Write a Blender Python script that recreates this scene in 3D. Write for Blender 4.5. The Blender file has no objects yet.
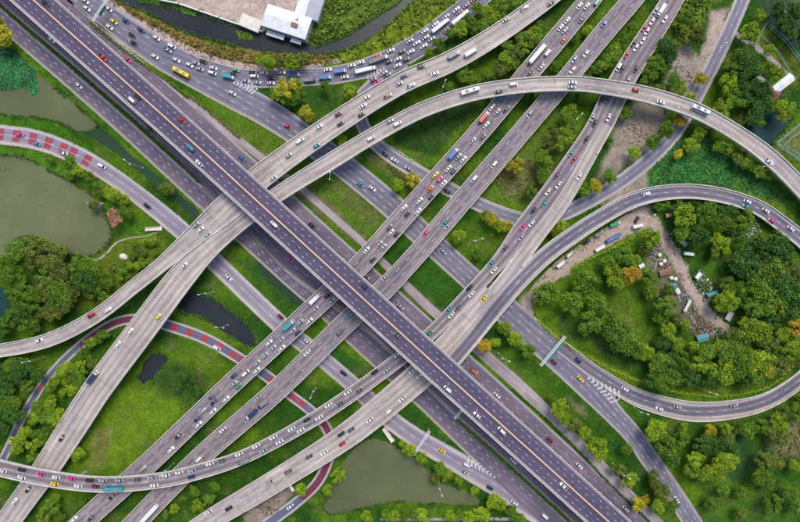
import bpy, math, random
import numpy as np
random.seed(11)
rng = np.random.default_rng(11)
C = bpy.context.scene.collection
PI = math.pi

# ------------------------------------------------------------------ camera, world, sun, exposure
CAM_H = 310.0          # the drone's height above the ground, metres
MPP = 0.6              # metres of ground per photo pixel
scene = bpy.context.scene
cam_data = bpy.data.cameras.new('camera')
cam = bpy.data.objects.new('camera', cam_data)
C.objects.link(cam)
cam.location = (0, 0, CAM_H)
cam.rotation_euler = (0, 0, 0)
cam_data.sensor_width = 36.0
cam_data.lens = 36.0 * CAM_H / (800 * MPP)
cam_data.clip_start = 1.0
cam_data.clip_end = 12000.0
scene.camera = cam

SUN_EL, SUN_AZ = math.radians(58), math.radians(20)
world = bpy.data.worlds.new('World')
scene.world = world
world.use_nodes = True
wn = world.node_tree
sky = wn.nodes.new('ShaderNodeTexSky')
sky.sky_type = 'NISHITA'
sky.sun_disc = False
sky.sun_elevation = SUN_EL
sky.sun_rotation = SUN_AZ
sky.dust_density = 3.0
bg = wn.nodes['Background']
bg.inputs['Strength'].default_value = 0.14
wn.links.new(sky.outputs['Color'], bg.inputs['Color'])
sl = bpy.data.lights.new('sun', 'SUN')
sl.energy = 1.5
sl.angle = math.radians(26)
sl.color = (1.0, 0.95, 0.88)
sun = bpy.data.objects.new('sun', sl)
C.objects.link(sun)
sun.rotation_euler = (PI / 2 - SUN_EL, 0, PI - SUN_AZ)
scene.view_settings.view_transform = 'Standard'
scene.view_settings.look = 'None'
scene.view_settings.exposure = 0.40
scene.view_settings.gamma = 1.0
scene.cycles.max_bounces = 5
scene.cycles.diffuse_bounces = 2
scene.cycles.glossy_bounces = 2

# ------------------------------------------------------------------ helpers
def at(px, py, h=0.0):
    """Plan position of a thing seen at photo pixel (px, py) and standing h metres above the ground."""
    f = MPP * (CAM_H - h) / CAM_H
    return np.array([(px - 400) * f, (261 - py) * f])

def srgb(r, g, b):
    def c(v):
        v /= 255.0
        return v / 12.92 if v <= 0.04045 else ((v + 0.055) / 1.055) ** 2.4
    return (c(r), c(g), c(b))

def tag(o, label=None, cat=None, group=None, kind=None):
    if label: o['label'] = label
    if cat: o['category'] = cat
    if group: o['group'] = group
    if kind: o['kind'] = kind
    return o

def empty(name, loc=(0, 0, 0), rz=0.0):
    o = bpy.data.objects.new(name, None)
    o.empty_display_size = 1
    C.objects.link(o)
    o.location = loc
    o.rotation_euler = (0, 0, rz)
    return o

def mesh_data(name, verts, faces, mats, uvs=None, midx=None, smooth=False, tone=None, col=None):
    me = bpy.data.meshes.new(name)
    me.from_pydata([tuple(map(float, v)) for v in verts], [], faces)
    for m in (mats if isinstance(mats, (list, tuple)) else [mats]):
        me.materials.append(m)
    if midx is not None:
        me.polygons.foreach_set('material_index', midx)
    if uvs is not None:
        ul = me.uv_layers.new(name='UVMap')
        li = np.empty(len(me.loops), dtype=np.int32)
        me.loops.foreach_get('vertex_index', li)
        ul.data.foreach_set('uv', np.asarray(uvs, dtype=np.float32)[li].ravel())
    if tone is not None:
        a = me.attributes.new('tone', 'FLOAT', 'FACE')
        a.data.foreach_set('value', np.asarray(tone, dtype=np.float32))
    if col is not None:
        a = me.color_attributes.new('Cover', 'FLOAT_COLOR', 'POINT')
        c4 = np.ones((len(me.vertices), 4), dtype=np.float32)
        c4[:, :3] = col
        a.data.foreach_set('color', c4.ravel())
    if smooth:
        me.polygons.foreach_set('use_smooth', [True] * len(me.polygons))
    me.update()
    return me

def obj(name, me, parent=None, loc=None, rz=None):
    o = bpy.data.objects.new(name, me)
    C.objects.link(o)
    if parent: o.parent = parent
    if loc is not None: o.location = loc
    if rz is not None: o.rotation_euler = (0, 0, rz)
    return o

class MB:
    """collects simple solids and links them as one mesh"""
    def __init__(s):
        s.v, s.f, s.m = [], [], []
    def add(s, vs, fs, m=0):
        n = len(s.v)
        s.v += [tuple(v) for v in vs]
        s.f += [tuple(i + n for i in f) for f in fs]
        s.m += [m] * len(fs)
    def box(s, x0, x1, y0, y1, z0, z1, m=0, rz=0, at=(0, 0), taper=0.0):
        cx, cy = (x0 + x1) / 2, (y0 + y1) / 2
        vs = []
        for z, t in ((z0, 0), (z1, taper)):
            for x, y in ((x0, y0), (x1, y0), (x1, y1), (x0, y1)):
                X, Y = cx + (x - cx) * (1 - t), cy + (y - cy) * (1 - t)
                c, q = math.cos(rz), math.sin(rz)
                vs.append((X * c - Y * q + at[0], X * q + Y * c + at[1], z))
        s.add(vs, [(0, 3, 2, 1), (4, 5, 6, 7), (0, 1, 5, 4), (1, 2, 6, 5), (2, 3, 7, 6), (3, 0, 4, 7)], m)
    def bar(s, a, b, r, m=0, n=6, r2=None):
        a, b = np.array(a, float), np.array(b, float)
        d = b - a
        d /= np.linalg.norm(d)
        t = np.array((0, 0, 1.0)) if abs(d[2]) < .9 else np.array((1.0, 0, 0))
        u = np.cross(d, t); u /= np.linalg.norm(u)
        w = np.cross(d, u)
        vs = []
        for p, rr in ((a, r), (b, r if r2 is None else r2)):
            for k in range(n):
                q = 2 * PI * k / n
                vs.append(p + rr * (math.cos(q) * u + math.sin(q) * w))
        fs = [(k, (k + 1) % n, n + (k + 1) % n, n + k) for k in range(n)]
        fs += [tuple(range(n - 1, -1, -1)), tuple(range(n, 2 * n))]
        s.add(vs, fs, m)
    def loft(s, rings, m=0, cap=True):
        n = len(rings[0])
        vs = [p for r in rings for p in r]
        fs = []
        for i in range(len(rings) - 1):
            for k in range(n):
                fs.append((i * n + k, i * n + (k + 1) % n, (i + 1) * n + (k + 1) % n, (i + 1) * n + k))
        if cap:
            fs.append(tuple(range(n - 1, -1, -1)))
            fs.append(tuple((len(rings) - 1) * n + k for k in range(n)))
        s.add(vs, fs, m)
    def data(s, name, mats, smooth=False):
        return mesh_data(name, s.v, s.f, mats, midx=s.m, smooth=smooth)
    def build(s, name, mats, parent=None, loc=None, rz=None, smooth=False):
        return obj(name, s.data(name, mats, smooth), parent, loc, rz)

# value noise (for the land cover and for edges that wander)
def vnoise(x, y, seed=0):
    xi, yi = np.floor(x).astype(np.int64), np.floor(y).astype(np.int64)
    fx, fy = x - xi, y - yi
    fx, fy = fx * fx * (3 - 2 * fx), fy * fy * (3 - 2 * fy)
    def h(a, b):
        n = (a * 374761393 + b * 668265263 + seed * 974634777) & 0x7fffffff
        n = ((n ^ (n >> 13)) * 1274126177) & 0x7fffffff
        return ((n ^ (n >> 16)) & 0xffff) / 65535.0
    return (h(xi, yi) * (1 - fx) + h(xi + 1, yi) * fx) * (1 - fy) + (h(xi, yi + 1) * (1 - fx) + h(xi + 1, yi + 1) * fx) * fy
def fbm(x, y, seed=0, o=4):
    t, a, s = 0, 1, 0
    for k in range(o):
        t = t + a * vnoise(x * 2 ** k, y * 2 ** k, seed + k); s += a; a *= .5
    return t / s

def in_poly(poly, X, Y):
    X, Y = np.asarray(X, float), np.asarray(Y, float)
    r = np.zeros(X.shape, bool)
    n = len(poly)
    for i in range(n):
        x0, y0 = poly[i]; x1, y1 = poly[(i + 1) % n]
        c = ((y0 > Y) != (y1 > Y))
        with np.errstate(divide='ignore', invalid='ignore'):
            r ^= c & (X < (x1 - x0) * (Y - y0) / ((y1 - y0) if y1 != y0 else 1e-9) + x0)
    return r
def poly_dist(poly, X, Y):
    d = np.full(X.shape, 1e9)
    n = len(poly)
    for i in range(n):
        x0, y0 = poly[i]; x1, y1 = poly[(i + 1) % n]
        L = (x1 - x0) ** 2 + (y1 - y0) ** 2 + 1e-9
        t = np.clip(((X - x0) * (x1 - x0) + (Y - y0) * (y1 - y0)) / L, 0, 1)
        d = np.minimum(d, np.hypot(X - x0 - t * (x1 - x0), Y - y0 - t * (y1 - y0)))
    return np.where(in_poly(poly, X, Y), d, -d)

def catmull(P, step):
    """P (n,k) points, first two columns are x,y: smooth samples about every `step`"""
    P = np.asarray(P, float)
    P = np.vstack([2 * P[0] - P[1], P, 2 * P[-1] - P[-2]])
    out = []
    for i in range(1, len(P) - 2):
        p0, p1, p2, p3 = P[i - 1:i + 3]
        def tj(a, b): return max(1e-6, np.linalg.norm((b - a)[:2])) ** .5
        t0 = 0; t1 = t0 + tj(p0, p1); t2 = t1 + tj(p1, p2); t3 = t2 + tj(p2, p3)
        n = max(1, int(np.linalg.norm((p2 - p1)[:2]) / step))
        for k in range(n):
            t = t1 + (t2 - t1) * k / n
            A1 = (t1 - t) / (t1 - t0) * p0 + (t - t0) / (t1 - t0) * p1
            A2 = (t2 - t) / (t2 - t1) * p1 + (t - t1) / (t2 - t1) * p2
            A3 = (t3 - t) / (t3 - t2) * p2 + (t - t2) / (t3 - t2) * p3
            B1 = (t2 - t) / (t2 - t0) * A1 + (t - t0) / (t2 - t0) * A2
            B2 = (t3 - t) / (t3 - t1) * A2 + (t - t1) / (t3 - t1) * A3
            out.append((t2 - t) / (t2 - t1) * B1 + (t - t1) / (t2 - t1) * B2)
    out.append(P[-2])
    return np.array(out)

# ------------------------------------------------------------------ materials
def new_mat(name):
    m = bpy.data.materials.new(name)
    m.use_nodes = True
    nt = m.node_tree
    return m, nt, nt.nodes['Principled BSDF']
def N(nt, kind, **kw):
    n = nt.nodes.new(kind)
    for k, v in kw.items():
        if k.startswith('i_'): n.inputs[k[2:].replace('_', ' ')].default_value = v
        else: setattr(n, k, v)
    return n
def mth(nt, op, a, b=None, c=None):
    n = nt.nodes.new('ShaderNodeMath'); n.operation = op
    for i, v in enumerate((a, b, c)):
        if v is None: continue
        if isinstance(v, (int, float)): n.inputs[i].default_value = v
        else: nt.links.new(v, n.inputs[i])
    return n.outputs[0]
def scale_col(nt, col, fac):
    """colour times a factor socket"""
    n = nt.nodes.new('ShaderNodeVectorMath'); n.operation = 'SCALE'
    if isinstance(col, tuple): n.inputs[0].default_value = col[:3]
    else: nt.links.new(col, n.inputs[0])
    nt.links.new(fac, n.inputs['Scale'])
    return n.outputs[0]
def mix_col(nt, fac, a, b):
    n = nt.nodes.new('ShaderNodeMix'); n.data_type = 'RGBA'
    for s, v in ((n.inputs['Factor'], fac), (n.inputs[6], a), (n.inputs[7], b)):
        if isinstance(v, (int, float)): s.default_value = v
        elif isinstance(v, tuple): s.default_value = (*v[:3], 1)
        else: nt.links.new(v, s)
    return n.outputs[2]
def rng_map(nt, v, a, b, c, d):
    n = nt.nodes.new('ShaderNodeMapRange')
    nt.links.new(v, n.inputs[0])
    for i, q in enumerate((a, b, c, d)): n.inputs[i + 1].default_value = q
    return n.outputs[0]
def noise(nt, vec, scale, detail=4, rough=.55):
    n = N(nt, 'ShaderNodeTexNoise', i_Scale=scale, i_Detail=detail, i_Roughness=rough)
    if vec is not None: nt.links.new(vec, n.inputs['Vector'])
    return n.outputs['Fac']
def uv_scaled(nt, sx, sy, src='UV'):
    tc = N(nt, 'ShaderNodeTexCoord')
    mp = N(nt, 'ShaderNodeMapping')
    mp.inputs['Scale'].default_value = (sx, sy, sx)
    nt.links.new(tc.outputs[src], mp.inputs['Vector'])
    return mp.outputs['Vector']

def plain(name, col, rough=.7, metal=0.0, var=.12, scale=1.5, coat=0.0):
    m, nt, b = new_mat(name)
    tc = N(nt, 'ShaderNodeTexCoord')
    nz = noise(nt, tc.outputs['Object'], scale, 4)
    nt.links.new(scale_col(nt, col, rng_map(nt, nz, .25, .75, 1 - var, 1 + var)), b.inputs['Base Color'])
    b.inputs['Roughness'].default_value = rough
    b.inputs['Metallic'].default_value = metal
    if coat: b.inputs['Coat Weight'].default_value = coat
    return m

def road_mat(name, col, lane=3.4, joints=0.0, slabs=.06, streak=.14, tracks=.10, rough=.85, tint=None, shoulder=None):
    """asphalt or worn concrete; UV = metres across, metres along"""
    m, nt, b = new_mat(name)
    uv = N(nt, 'ShaderNodeTexCoord').outputs['UV']
    sep = N(nt, 'ShaderNodeSeparateXYZ'); nt.links.new(uv, sep.inputs[0])
    U, V = sep.outputs[0], sep.outputs[1]
    st = noise(nt, uv_scaled(nt, 1.3, .03), 1.0, 5, .6)
    f = rng_map(nt, st, .28, .72, 1 - streak, 1 + streak)
    bl = noise(nt, uv_scaled(nt, .09, .035), 1.0, 3)
    f = mth(nt, 'MULTIPLY', f, rng_map(nt, bl, .3, .7, .86, 1.14))
    fine = noise(nt, uv_scaled(nt, 2.2, 1.1), 1.0, 6, .7)
    f = mth(nt, 'MULTIPLY', f, rng_map(nt, fine, .3, .7, .92, 1.08))
    # the darker oil line down the middle of every lane
    ph = mth(nt, 'MULTIPLY', U, 2 * PI / lane)
    f = mth(nt, 'MULTIPLY', f, rng_map(nt, mth(nt, 'COSINE', ph), -1, 1, 1 - tracks, 1 + tracks))
    # slabs laid or patched at different times
    cu = mth(nt, 'FLOOR', mth(nt, 'DIVIDE', U, lane))
    cv = mth(nt, 'FLOOR', mth(nt, 'ADD', mth(nt, 'DIVIDE', V, 11.0), mth(nt, 'MULTIPLY', cu, .37)))
    cb = N(nt, 'ShaderNodeCombineXYZ'); nt.links.new(cu, cb.inputs[0]); nt.links.new(cv, cb.inputs[1])
    wnz = N(nt, 'ShaderNodeTexWhiteNoise'); wnz.noise_dimensions = '3D'; nt.links.new(cb.outputs[0], wnz.inputs['Vector'])
    f = mth(nt, 'MULTIPLY', f, rng_map(nt, wnz.outputs['Value'], 0, 1, 1 - slabs, 1 + slabs))
    spots = noise(nt, uv_scaled(nt, .55, .16), 1.0, 4, .7)
    f = mth(nt, 'MULTIPLY', f, rng_map(nt, spots, .58, .74, 1.0, .76))
    light = noise(nt, uv_scaled(nt, .30, .055), 1.7, 4, .6)
    f = mth(nt, 'MULTIPLY', f, rng_map(nt, light, .56, .72, 1.0, 1.18))
    if joints:
        fr = mth(nt, 'FRACT', mth(nt, 'DIVIDE', V, 25.0))
        j = mth(nt, 'LESS_THAN', fr, .022)
        f = mth(nt, 'MULTIPLY', f, mth(nt, 'SUBTRACT', 1.0, mth(nt, 'MULTIPLY', j, joints)))
    c = scale_col(nt, col, f)
    if tint:
        tn = noise(nt, uv_scaled(nt, .05, .02), 1.3, 2)
        c = mix_col(nt, rng_map(nt, tn, .4, .65, 0, .8), c, scale_col(nt, tint, f))
    if shoulder:
        au = mth(nt, 'ABSOLUTE', mth(nt, 'ADD', U, shoulder[2]))
        c = mix_col(nt, rng_map(nt, au, shoulder[0] - .12, shoulder[0] + .12, 0, 1), c, scale_col(nt, shoulder[1], f))
    nt.links.new(c, b.inputs['Base Color'])
    b.inputs['Roughness'].default_value = rough
    return m

def leaf_mat(name, col, spread=.35, rough=.6):
    m, nt, b = new_mat(name)
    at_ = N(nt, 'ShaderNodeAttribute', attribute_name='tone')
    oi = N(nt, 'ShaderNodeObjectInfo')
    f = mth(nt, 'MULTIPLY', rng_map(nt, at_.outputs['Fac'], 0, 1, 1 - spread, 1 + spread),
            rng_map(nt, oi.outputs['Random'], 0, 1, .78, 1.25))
    tc = N(nt, 'ShaderNodeTexCoord')
    nz = noise(nt, tc.outputs['Object'], 1.4, 3)
    c2 = (col[0] * 1.5, col[1] * 1.15, col[2] * .7)
    c = mix_col(nt, rng_map(nt, nz, .38, .66, 0, 1), col, c2)
    nt.links.new(scale_col(nt, c, f), b.inputs['Base Color'])
    b.inputs['Roughness'].default_value = rough
    b.inputs['Specular IOR Level'].default_value = .25
    return m

def water_mat(name, col, col2, rough=.12, sc=.03):
    m, nt, b = new_mat(name)
    tc = N(nt, 'ShaderNodeTexCoord')
    nz = noise(nt, tc.outputs['Object'], sc, 5, .6)
    big = noise(nt, tc.outputs['Object'], sc * .35, 4, .6)
    nt.links.new(scale_col(nt, mix_col(nt, rng_map(nt, nz, .35, .7, 0, 1), col, col2), rng_map(nt, big, .3, .7, .72, 1.22)), b.inputs['Base Color'])
    b.inputs['Roughness'].default_value = rough
    b.inputs['Specular IOR Level'].default_value = .16
    bp = N(nt, 'ShaderNodeBump', i_Strength=.15, i_Distance=.1)
    nt.links.new(noise(nt, tc.outputs['Object'], 1.2, 3), bp.inputs['Height'])
    nt.links.new(bp.outputs[0], b.inputs['Normal'])
    return m

M = {}
M['expressway'] = road_mat('expressway asphalt', (.088, .070, .118), lane=3.0, slabs=.04, streak=.20, tracks=.08, joints=.12, tint=(.070, .062, .115))
M['side'] = road_mat('side road asphalt', (.165, .130, .170), lane=3.2, slabs=.05, streak=.22, tracks=.10, tint=(.105, .090, .135))
M['mid'] = road_mat('grey purple deck', (.212, .174, .180), lane=3.6, joints=.2, slabs=.09, streak=.36, tracks=.24, tint=(.175, .150, .185))
M['pale'] = road_mat('pale worn concrete deck', (.40, .345, .305), lane=3.8, joints=.24, slabs=.13, streak=.30, tracks=.17, tint=(.30, .265, .265))
M['loop'] = road_mat('loop road deck', (.165, .145, .170), lane=3.1, joints=.18, slabs=.05, streak=.32, tracks=.22, tint=(.105, .105, .160), shoulder=(3.1, (.36, .31, .30), 0.0))
M['west'] = road_mat('ground road with pale edge', (.270, .235, .285), lane=3.6, slabs=.05, streak=.20, tracks=.12, tint=(.22, .20, .27), shoulder=(4.1, (.46, .40, .41), 0.0))
M['blue'] = road_mat('blue grey asphalt', (.150, .145, .200), lane=3.4, slabs=.05, streak=.20, tracks=.12, tint=(.185, .165, .205))
M['winding'] = road_mat('winding road asphalt', (.185, .180, .235), lane=3.2, slabs=.05, streak=.20, tracks=.10, shoulder=(2.75, (.36, .32, .33), 0.0))
M['service'] = road_mat('pale service road concrete', (.34, .295, .30), lane=3.0, slabs=.14, streak=.22, tracks=.04, tint=(.25, .22, .23))
M['cycle'] = road_mat('bluish narrow road', (.105, .115, .185), lane=2.6, slabs=.04, streak=.16, tracks=.05)
M['dirt'] = plain('beige dirt', (.38, .30, .245), .95, var=.28, scale=.35)
M['parapet'] = plain('pale parapet concrete', (.66, .61, .55), .85, var=.25, scale=.3)
M['concrete'] = plain('grey structural concrete', (.36, .34, .32), .85, var=.15, scale=.3)
M['kerb'] = plain('kerb concrete', (.40, .36, .36), .85, var=.15, scale=.5)
M['white_paint'] = plain('worn white road paint', (.56, .54, .56), .7, var=.45, scale=.9)
M['yellow_paint'] = plain('worn yellow road paint', (.62, .50, .22), .7, var=.2, scale=.8)
M['orange'] = plain('orange painted rail', (.72, .36, .19), .6, var=.1)
M['red_paint'] = plain('red road surfacing', (.30, .055, .070), .85, var=.35, scale=.7)
M['maroon_paint'] = plain('maroon road surfacing', (.155, .032, .055), .85, var=.25, scale=.7)
M['pink_walk'] = plain('pinkish footpath paving', (.46, .32, .29), .9, var=.2, scale=.5)
M['steel'] = plain('galvanised steel', (.55, .56, .56), .45, .3)
M['sign_green'] = plain('green sign panel', (.03, .28, .20), .5)
M['white'] = plain('white panel', (.78, .78, .78), .5, var=.06)
M['water_pond'] = water_mat('murky olive pond water', (.112, .135, .062), (.145, .160, .078), .2)
M['water_canal'] = water_mat('dark canal water', (.022, .028, .034), (.034, .042, .042), .28)
M['water_teal'] = water_mat('dark teal pond water', (.012, .045, .045), (.02, .06, .05), .12)
M['water_mud'] = water_mat('grey green channel water', (.018, .050, .024), (.030, .060, .032), .5)
M['bark'] = plain('bark', (.10, .075, .05), .9)
LEAF = [
    ('dark green', leaf_mat('dark leaves', (.034, .108, .012)), 'dark green'),
    ('green', leaf_mat('green leaves', (.080, .180, .012)), 'mid green'),
    ('bright', leaf_mat('bright leaves', (.155, .270, .012)), 'bright yellow-green'),
    ('yellow', leaf_mat('yellow leaves', (.30, .31, .018)), 'yellow'),
    ('orange', leaf_mat('orange leaves', (.31, .235, .02)), 'orange-yellow'),
    ('olive', leaf_mat('olive leaves', (.090, .140, .020)), 'dull olive'),
    ('dry', leaf_mat('dry leaves', (.30, .165, .12)), 'leafless pinkish-brown'),
]

# ------------------------------------------------------------------ the roads: centre line in photo pixels, width in photo pixels, height in metres
ROADS = {}
class Road:
    def __init__(s, key, pts, mat, z=0.0, deck=False, step=3.0):
        s.key, s.mat, s.deck, s.z = key, mat, deck, z
        P = catmull(np.array(pts, float), step / MPP)          # px, py, w, h
        f = MPP * (CAM_H - P[:, 3]) / CAM_H
        s.x = (P[:, 0] - 400) * f
        s.y = (261 - P[:, 1]) * f
        s.hw = P[:, 2] * f / 2
        s.h = P[:, 3] + z
        t = np.stack([np.gradient(s.x), np.gradient(s.y)], 1)
        t /= np.linalg.norm(t, axis=1)[:, None]
        s.t = t
        s.n = np.stack([-t[:, 1], t[:, 0]], 1)               # to the left of travel along the list
        s.s = np.concatenate([[0], np.cumsum(np.hypot(np.diff(s.x), np.diff(s.y)))])
        s.L = s.s[-1]
        s.ppx = P[:, :2]
        ROADS[key] = s
    def ev(s, d, u):
        """point at distance d along, u metres to the left of the centre"""
        x, y, h = np.interp(d, s.s, s.x), np.interp(d, s.s, s.y), np.interp(d, s.s, s.h)
        nx, ny = np.interp(d, s.s, s.n[:, 0]), np.interp(d, s.s, s.n[:, 1])
        q = math.hypot(nx, ny)
        return (x + nx / q * u, y + ny / q * u, h)
    def hwd(s, d): return float(np.interp(d, s.s, s.hw))
    def near(s, x, y):
        """(distance along, signed offset, |offset| minus half width)"""
        i = int(np.argmin((s.x - x) ** 2 + (s.y - y) ** 2))
        dx, dy = x - s.x[i], y - s.y[i]
        off = dx * s.n[i, 0] + dy * s.n[i, 1]
        d = s.s[i] + dx * s.t[i, 0] + dy * s.t[i, 1]
        lon = abs(dx * s.t[i, 0] + dy * s.t[i, 1])
        return d, off, max(abs(off) - s.hw[i], lon - 6), s.h[i]
    def d_at_px(s, px, py):
        return float(s.s[int(np.argmin((s.ppx[:, 0] - px) ** 2 + (s.ppx[:, 1] - py) ** 2))])

def const(h, pts): return [(x, y, w, h) for x, y, w in pts]

G1, G2, G3, G4 = .03, .045, .06, .075
Road('loop_ground', [(560, 346, 13, 0), (596, 373, 14, 0), (632, 395, 17, 0), (657, 404, 19, 0), (690, 411, 20, 0), (726, 410, 19, 0),
                     (765, 401, 16.5, 0), (800, 379, 15, 0), (832, 345, 15, 0.4), (842, 310, 15, 1), (830, 273, 15.5, 1.8), (808, 246, 16, 2.6),
                     (785, 227, 16, 3.5), (757, 207.5, 15, 4.5), (718, 195, 14.8, 5.3), (680, 191.5, 15, 6), (637, 198.5, 16, 6.5),
                     (600, 217.5, 16, 7), (568, 238.5, 17, 7), (546, 255, 17, 7), (522, 278, 17, 7), (500, 303, 16.5, 7), (470, 341, 14.5, 7), (442, 374, 14, 7)],
     'loop', z=.10, deck=True)
Road('expressway', const(19.5, [(-30, -56, 31.5), (32, -1, 31.5), (180, 131, 31.5), (200, 149, 31.5), (320, 259, 31.5), (400, 332.5, 31.5),
                                (463, 390, 31.5), (600, 514, 31.5), (680, 587, 31.5)]), 'expressway', deck=True)
Road('north_side', const(0, [(20, -31, 18.4), (70, 12.5, 18.4), (200, 124.5, 18.4), (355, 264.5, 18.4), (508, 402.5, 18.4), (600, 487.5, 18.4), (690, 570, 18.4)]), 'side', z=G2)
Road('south_inner', const(0, [(-30, -33, 17.6), (0, -9, 17.6), (147, 118, 17.6), (200, 173, 17.6), (250, 223, 17.6), (290, 262, 17.6), (312, 278, 17.6),
                              (362, 313, 17.6), (395, 343, 17.6), (428, 376, 17.6), (458, 404, 17.6), (564, 501, 17.6), (640, 571, 17.6)]), 'side', z=G3)
Road('south_outer', const(0, [(-30, -12, 16), (0, 18, 15), (63, 73, 15), (128, 130.5, 15), (200, 196.5, 16), (250, 243, 13.5), (290, 281, 11), (312, 299, 13),
                              (362, 341, 21), (395, 371, 21), (428, 402, 19), (466, 439, 19), (564, 532, 19), (620, 585, 19)]), 'side', z=G2)
Road('west_loop', const(0, [(-40, 131, 18), (0, 134.5, 18), (38.5, 140.5, 18), (82, 158, 17), (119, 181, 16), (181, 230, 17), (217, 264, 17), (280, 324, 17),
                            (325, 361, 15), (352, 384, 15), (391, 420, 17), (421, 441, 18), (447, 456, 19), (474, 472, 20), (510, 494, 20), (560, 530, 20), (610, 566, 20)]), 'west', z=G1)
Road('frontage', const(0, [(55, -22, 22), (98, 10, 22), (160, 53, 28), (205, 78, 29), (240, 98, 27), (272, 116, 26), (342, 165, 23), (394, 208, 23),
                           (412, 225, 23), (437, 248, 22), (470, 278, 22), (511, 315, 26), (551, 350, 27), (576, 372, 28), (595, 392, 25), (612, 412, 19), (633, 435, 17),
                           (651, 461, 17), (678, 500, 17), (697, 530, 17), (722, 572, 17)]), 'blue', z=G2)
Road('canal_road', const(0, [(150, 47, 14), (175, 58, 16), (205, 69, 18), (235, 77, 17), (265, 79, 16), (300, 77.5, 16), (335, 75, 16), (365, 68.5, 18), (395, 58, 22), (425, 41, 22),
                             (452, 20, 21), (480, -4, 20), (520, -42, 20)]), 'blue', z=G3)
Road('under_road', const(0, [(405, 62, 9), (388, 75, 11), (372, 86, 12), (361, 98, 12), (359, 112, 12), (364, 128, 12), (375, 143, 12), (390, 155.5, 12), (410, 168, 13), (440, 184, 13), (470, 200, 13),
                             (500, 213, 13), (525, 220, 13), (545, 219.5, 13), (565, 213, 13), (592, 199.5, 13), (622, 181, 13), (650, 159, 13), (672, 136.5, 13), (690, 108, 13),
                             (706, 78, 13), (721, 48, 13), (736, 15, 13), (752, -25, 13)]), 'winding', z=G1)
Road('service', const(0, [(190, 98, 6), (205, 113, 6.5), (262, 158, 7), (303, 190, 7), (335, 218, 7), (362, 242, 7), (404, 283, 8), (433, 311, 9), (470, 342, 10), (487, 357, 11),
                          (520, 386, 12), (548, 413, 12), (603, 469, 12), (636, 503, 12), (665, 531, 12), (700, 565, 12)]), 'service', z=G1)
Road('narrow', const(0, [(-20, 495, 9), (5, 455, 9), (22, 418, 9), (50, 375, 9), (87, 340, 9.5), (120, 321, 10.5), (145, 319.5, 11), (165, 324.5, 12), (205, 338.5, 12), (242, 360, 12), (268, 377, 12),
                         (289, 394, 11), (310, 410, 11), (324, 424, 11), (331, 441, 11), (328, 461, 11), (317, 483, 11), (297, 502, 11), (270, 522, 12), (240, 545, 12)]), 'cycle', z=G1)
Road('busy_deck', const(6.5, [(620, -38, 20), (588, 2, 20.5), (526, 76, 21), (481, 130, 20.5), (411, 208, 20.5), (357, 268, 21), (332, 291, 21), (278, 341, 20.5), (226, 389, 20.5),
                              (200, 414, 20.5), (139, 472, 21), (116, 492, 21.5), (83, 522, 21), (45, 558, 21)]), 'mid', deck=True)
Road('quiet_deck', const(6.5, [(665, -42, 20), (632, 0, 20), (600, 37.5, 20), (569, 76, 19.5), (523, 130, 19.5), (467, 195, 20.5), (415, 256, 20), (380, 293, 21), (354, 315, 21),
                               (277, 390, 21), (207, 451, 20.5), (168, 489, 21), (136, 522, 21), (98, 560, 21)]), 'mid', deck=True)
Road('east_deck', [(690, -35, 20, 7), (672, 0, 21, 7), (621, 82, 25, 7), (597, 130, 25, 7), (572, 168, 26, 7), (545, 206, 27, 7), (523, 232, 23, 7), (500, 260, 15.5, 7),
                   (465, 298, 13.5, 7), (430, 334, 13.5, 7.5), (399, 359, 14.5, 8.2), (360, 388, 14.5, 9.5), (325, 412, 14.5, 10.5), (311, 420.5, 14, 11), (275, 441, 13.8, 12),
                   (240, 458, 14, 12.6), (200, 471, 15, 13), (160, 480, 15, 13), (101, 484, 15.5, 13), (51, 478.5, 16, 13), (0, 467.5, 16, 13), (-35, 457, 16, 13)],
     'mid', deck=True)
Road('gore_deck', const(7.0, [(607, 124, 12), (590, 155, 13), (562, 203, 14), (541, 231, 14), (518, 262, 14), (500, 285, 14), (478, 312, 14)]), 'pale', z=.03, deck=True)
Road('south_deck', const(7.0, [(165, 551, 21), (210, 520, 21), (260, 490, 22), (327, 448.5, 24), (359, 426, 26), (419, 376, 28), (450, 347, 30), (476, 318, 31), (496, 296, 30)]), 'pale', z=.06, deck=True)
Road('high_west', [(-15, 555, 24, 5.5), (10, 519, 24, 5.5), (33, 487, 25, 6), (46, 469, 26, 6.5), (80, 416, 28, 8), (97, 390, 28, 9), (144, 327, 28, 11), (186, 272, 26, 12.5), (208, 250, 20, 13), (234, 229, 15, 13),
                   (276, 196, 15.5, 13), (330, 162, 16.5, 13), (381, 131.5, 15.3, 13), (425, 109, 15.5, 13), (475, 93, 15.5, 13), (525, 85.5, 15, 13), (575, 84, 15, 13), (600, 86.5, 15, 13),
                   (649, 95.5, 16, 12.5), (697, 111.5, 16, 11.5), (739, 135, 16, 10.5), (769, 157, 17, 9.5), (794, 181, 17, 8.5), (825, 215, 17, 7)], 'pale', deck=True)
Road('high_north', [(600, -45, 19, 5), (551, -4, 19, 6.5), (495, 36, 20, 8.5), (450, 62, 21, 10), (400, 84, 21.5, 12), (326, 130, 23, 13), (257, 180, 25, 13), (231, 204, 27, 13), (199, 232, 21, 13),
                    (165, 262, 15, 12.5), (135, 286, 14, 11.5), (97, 315.5, 14, 10.5), (50, 339.5, 14, 9), (0, 350.5, 13.5, 7.5), (-30, 353, 13, 7)], 'pale', z=.04, deck=True)

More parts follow.
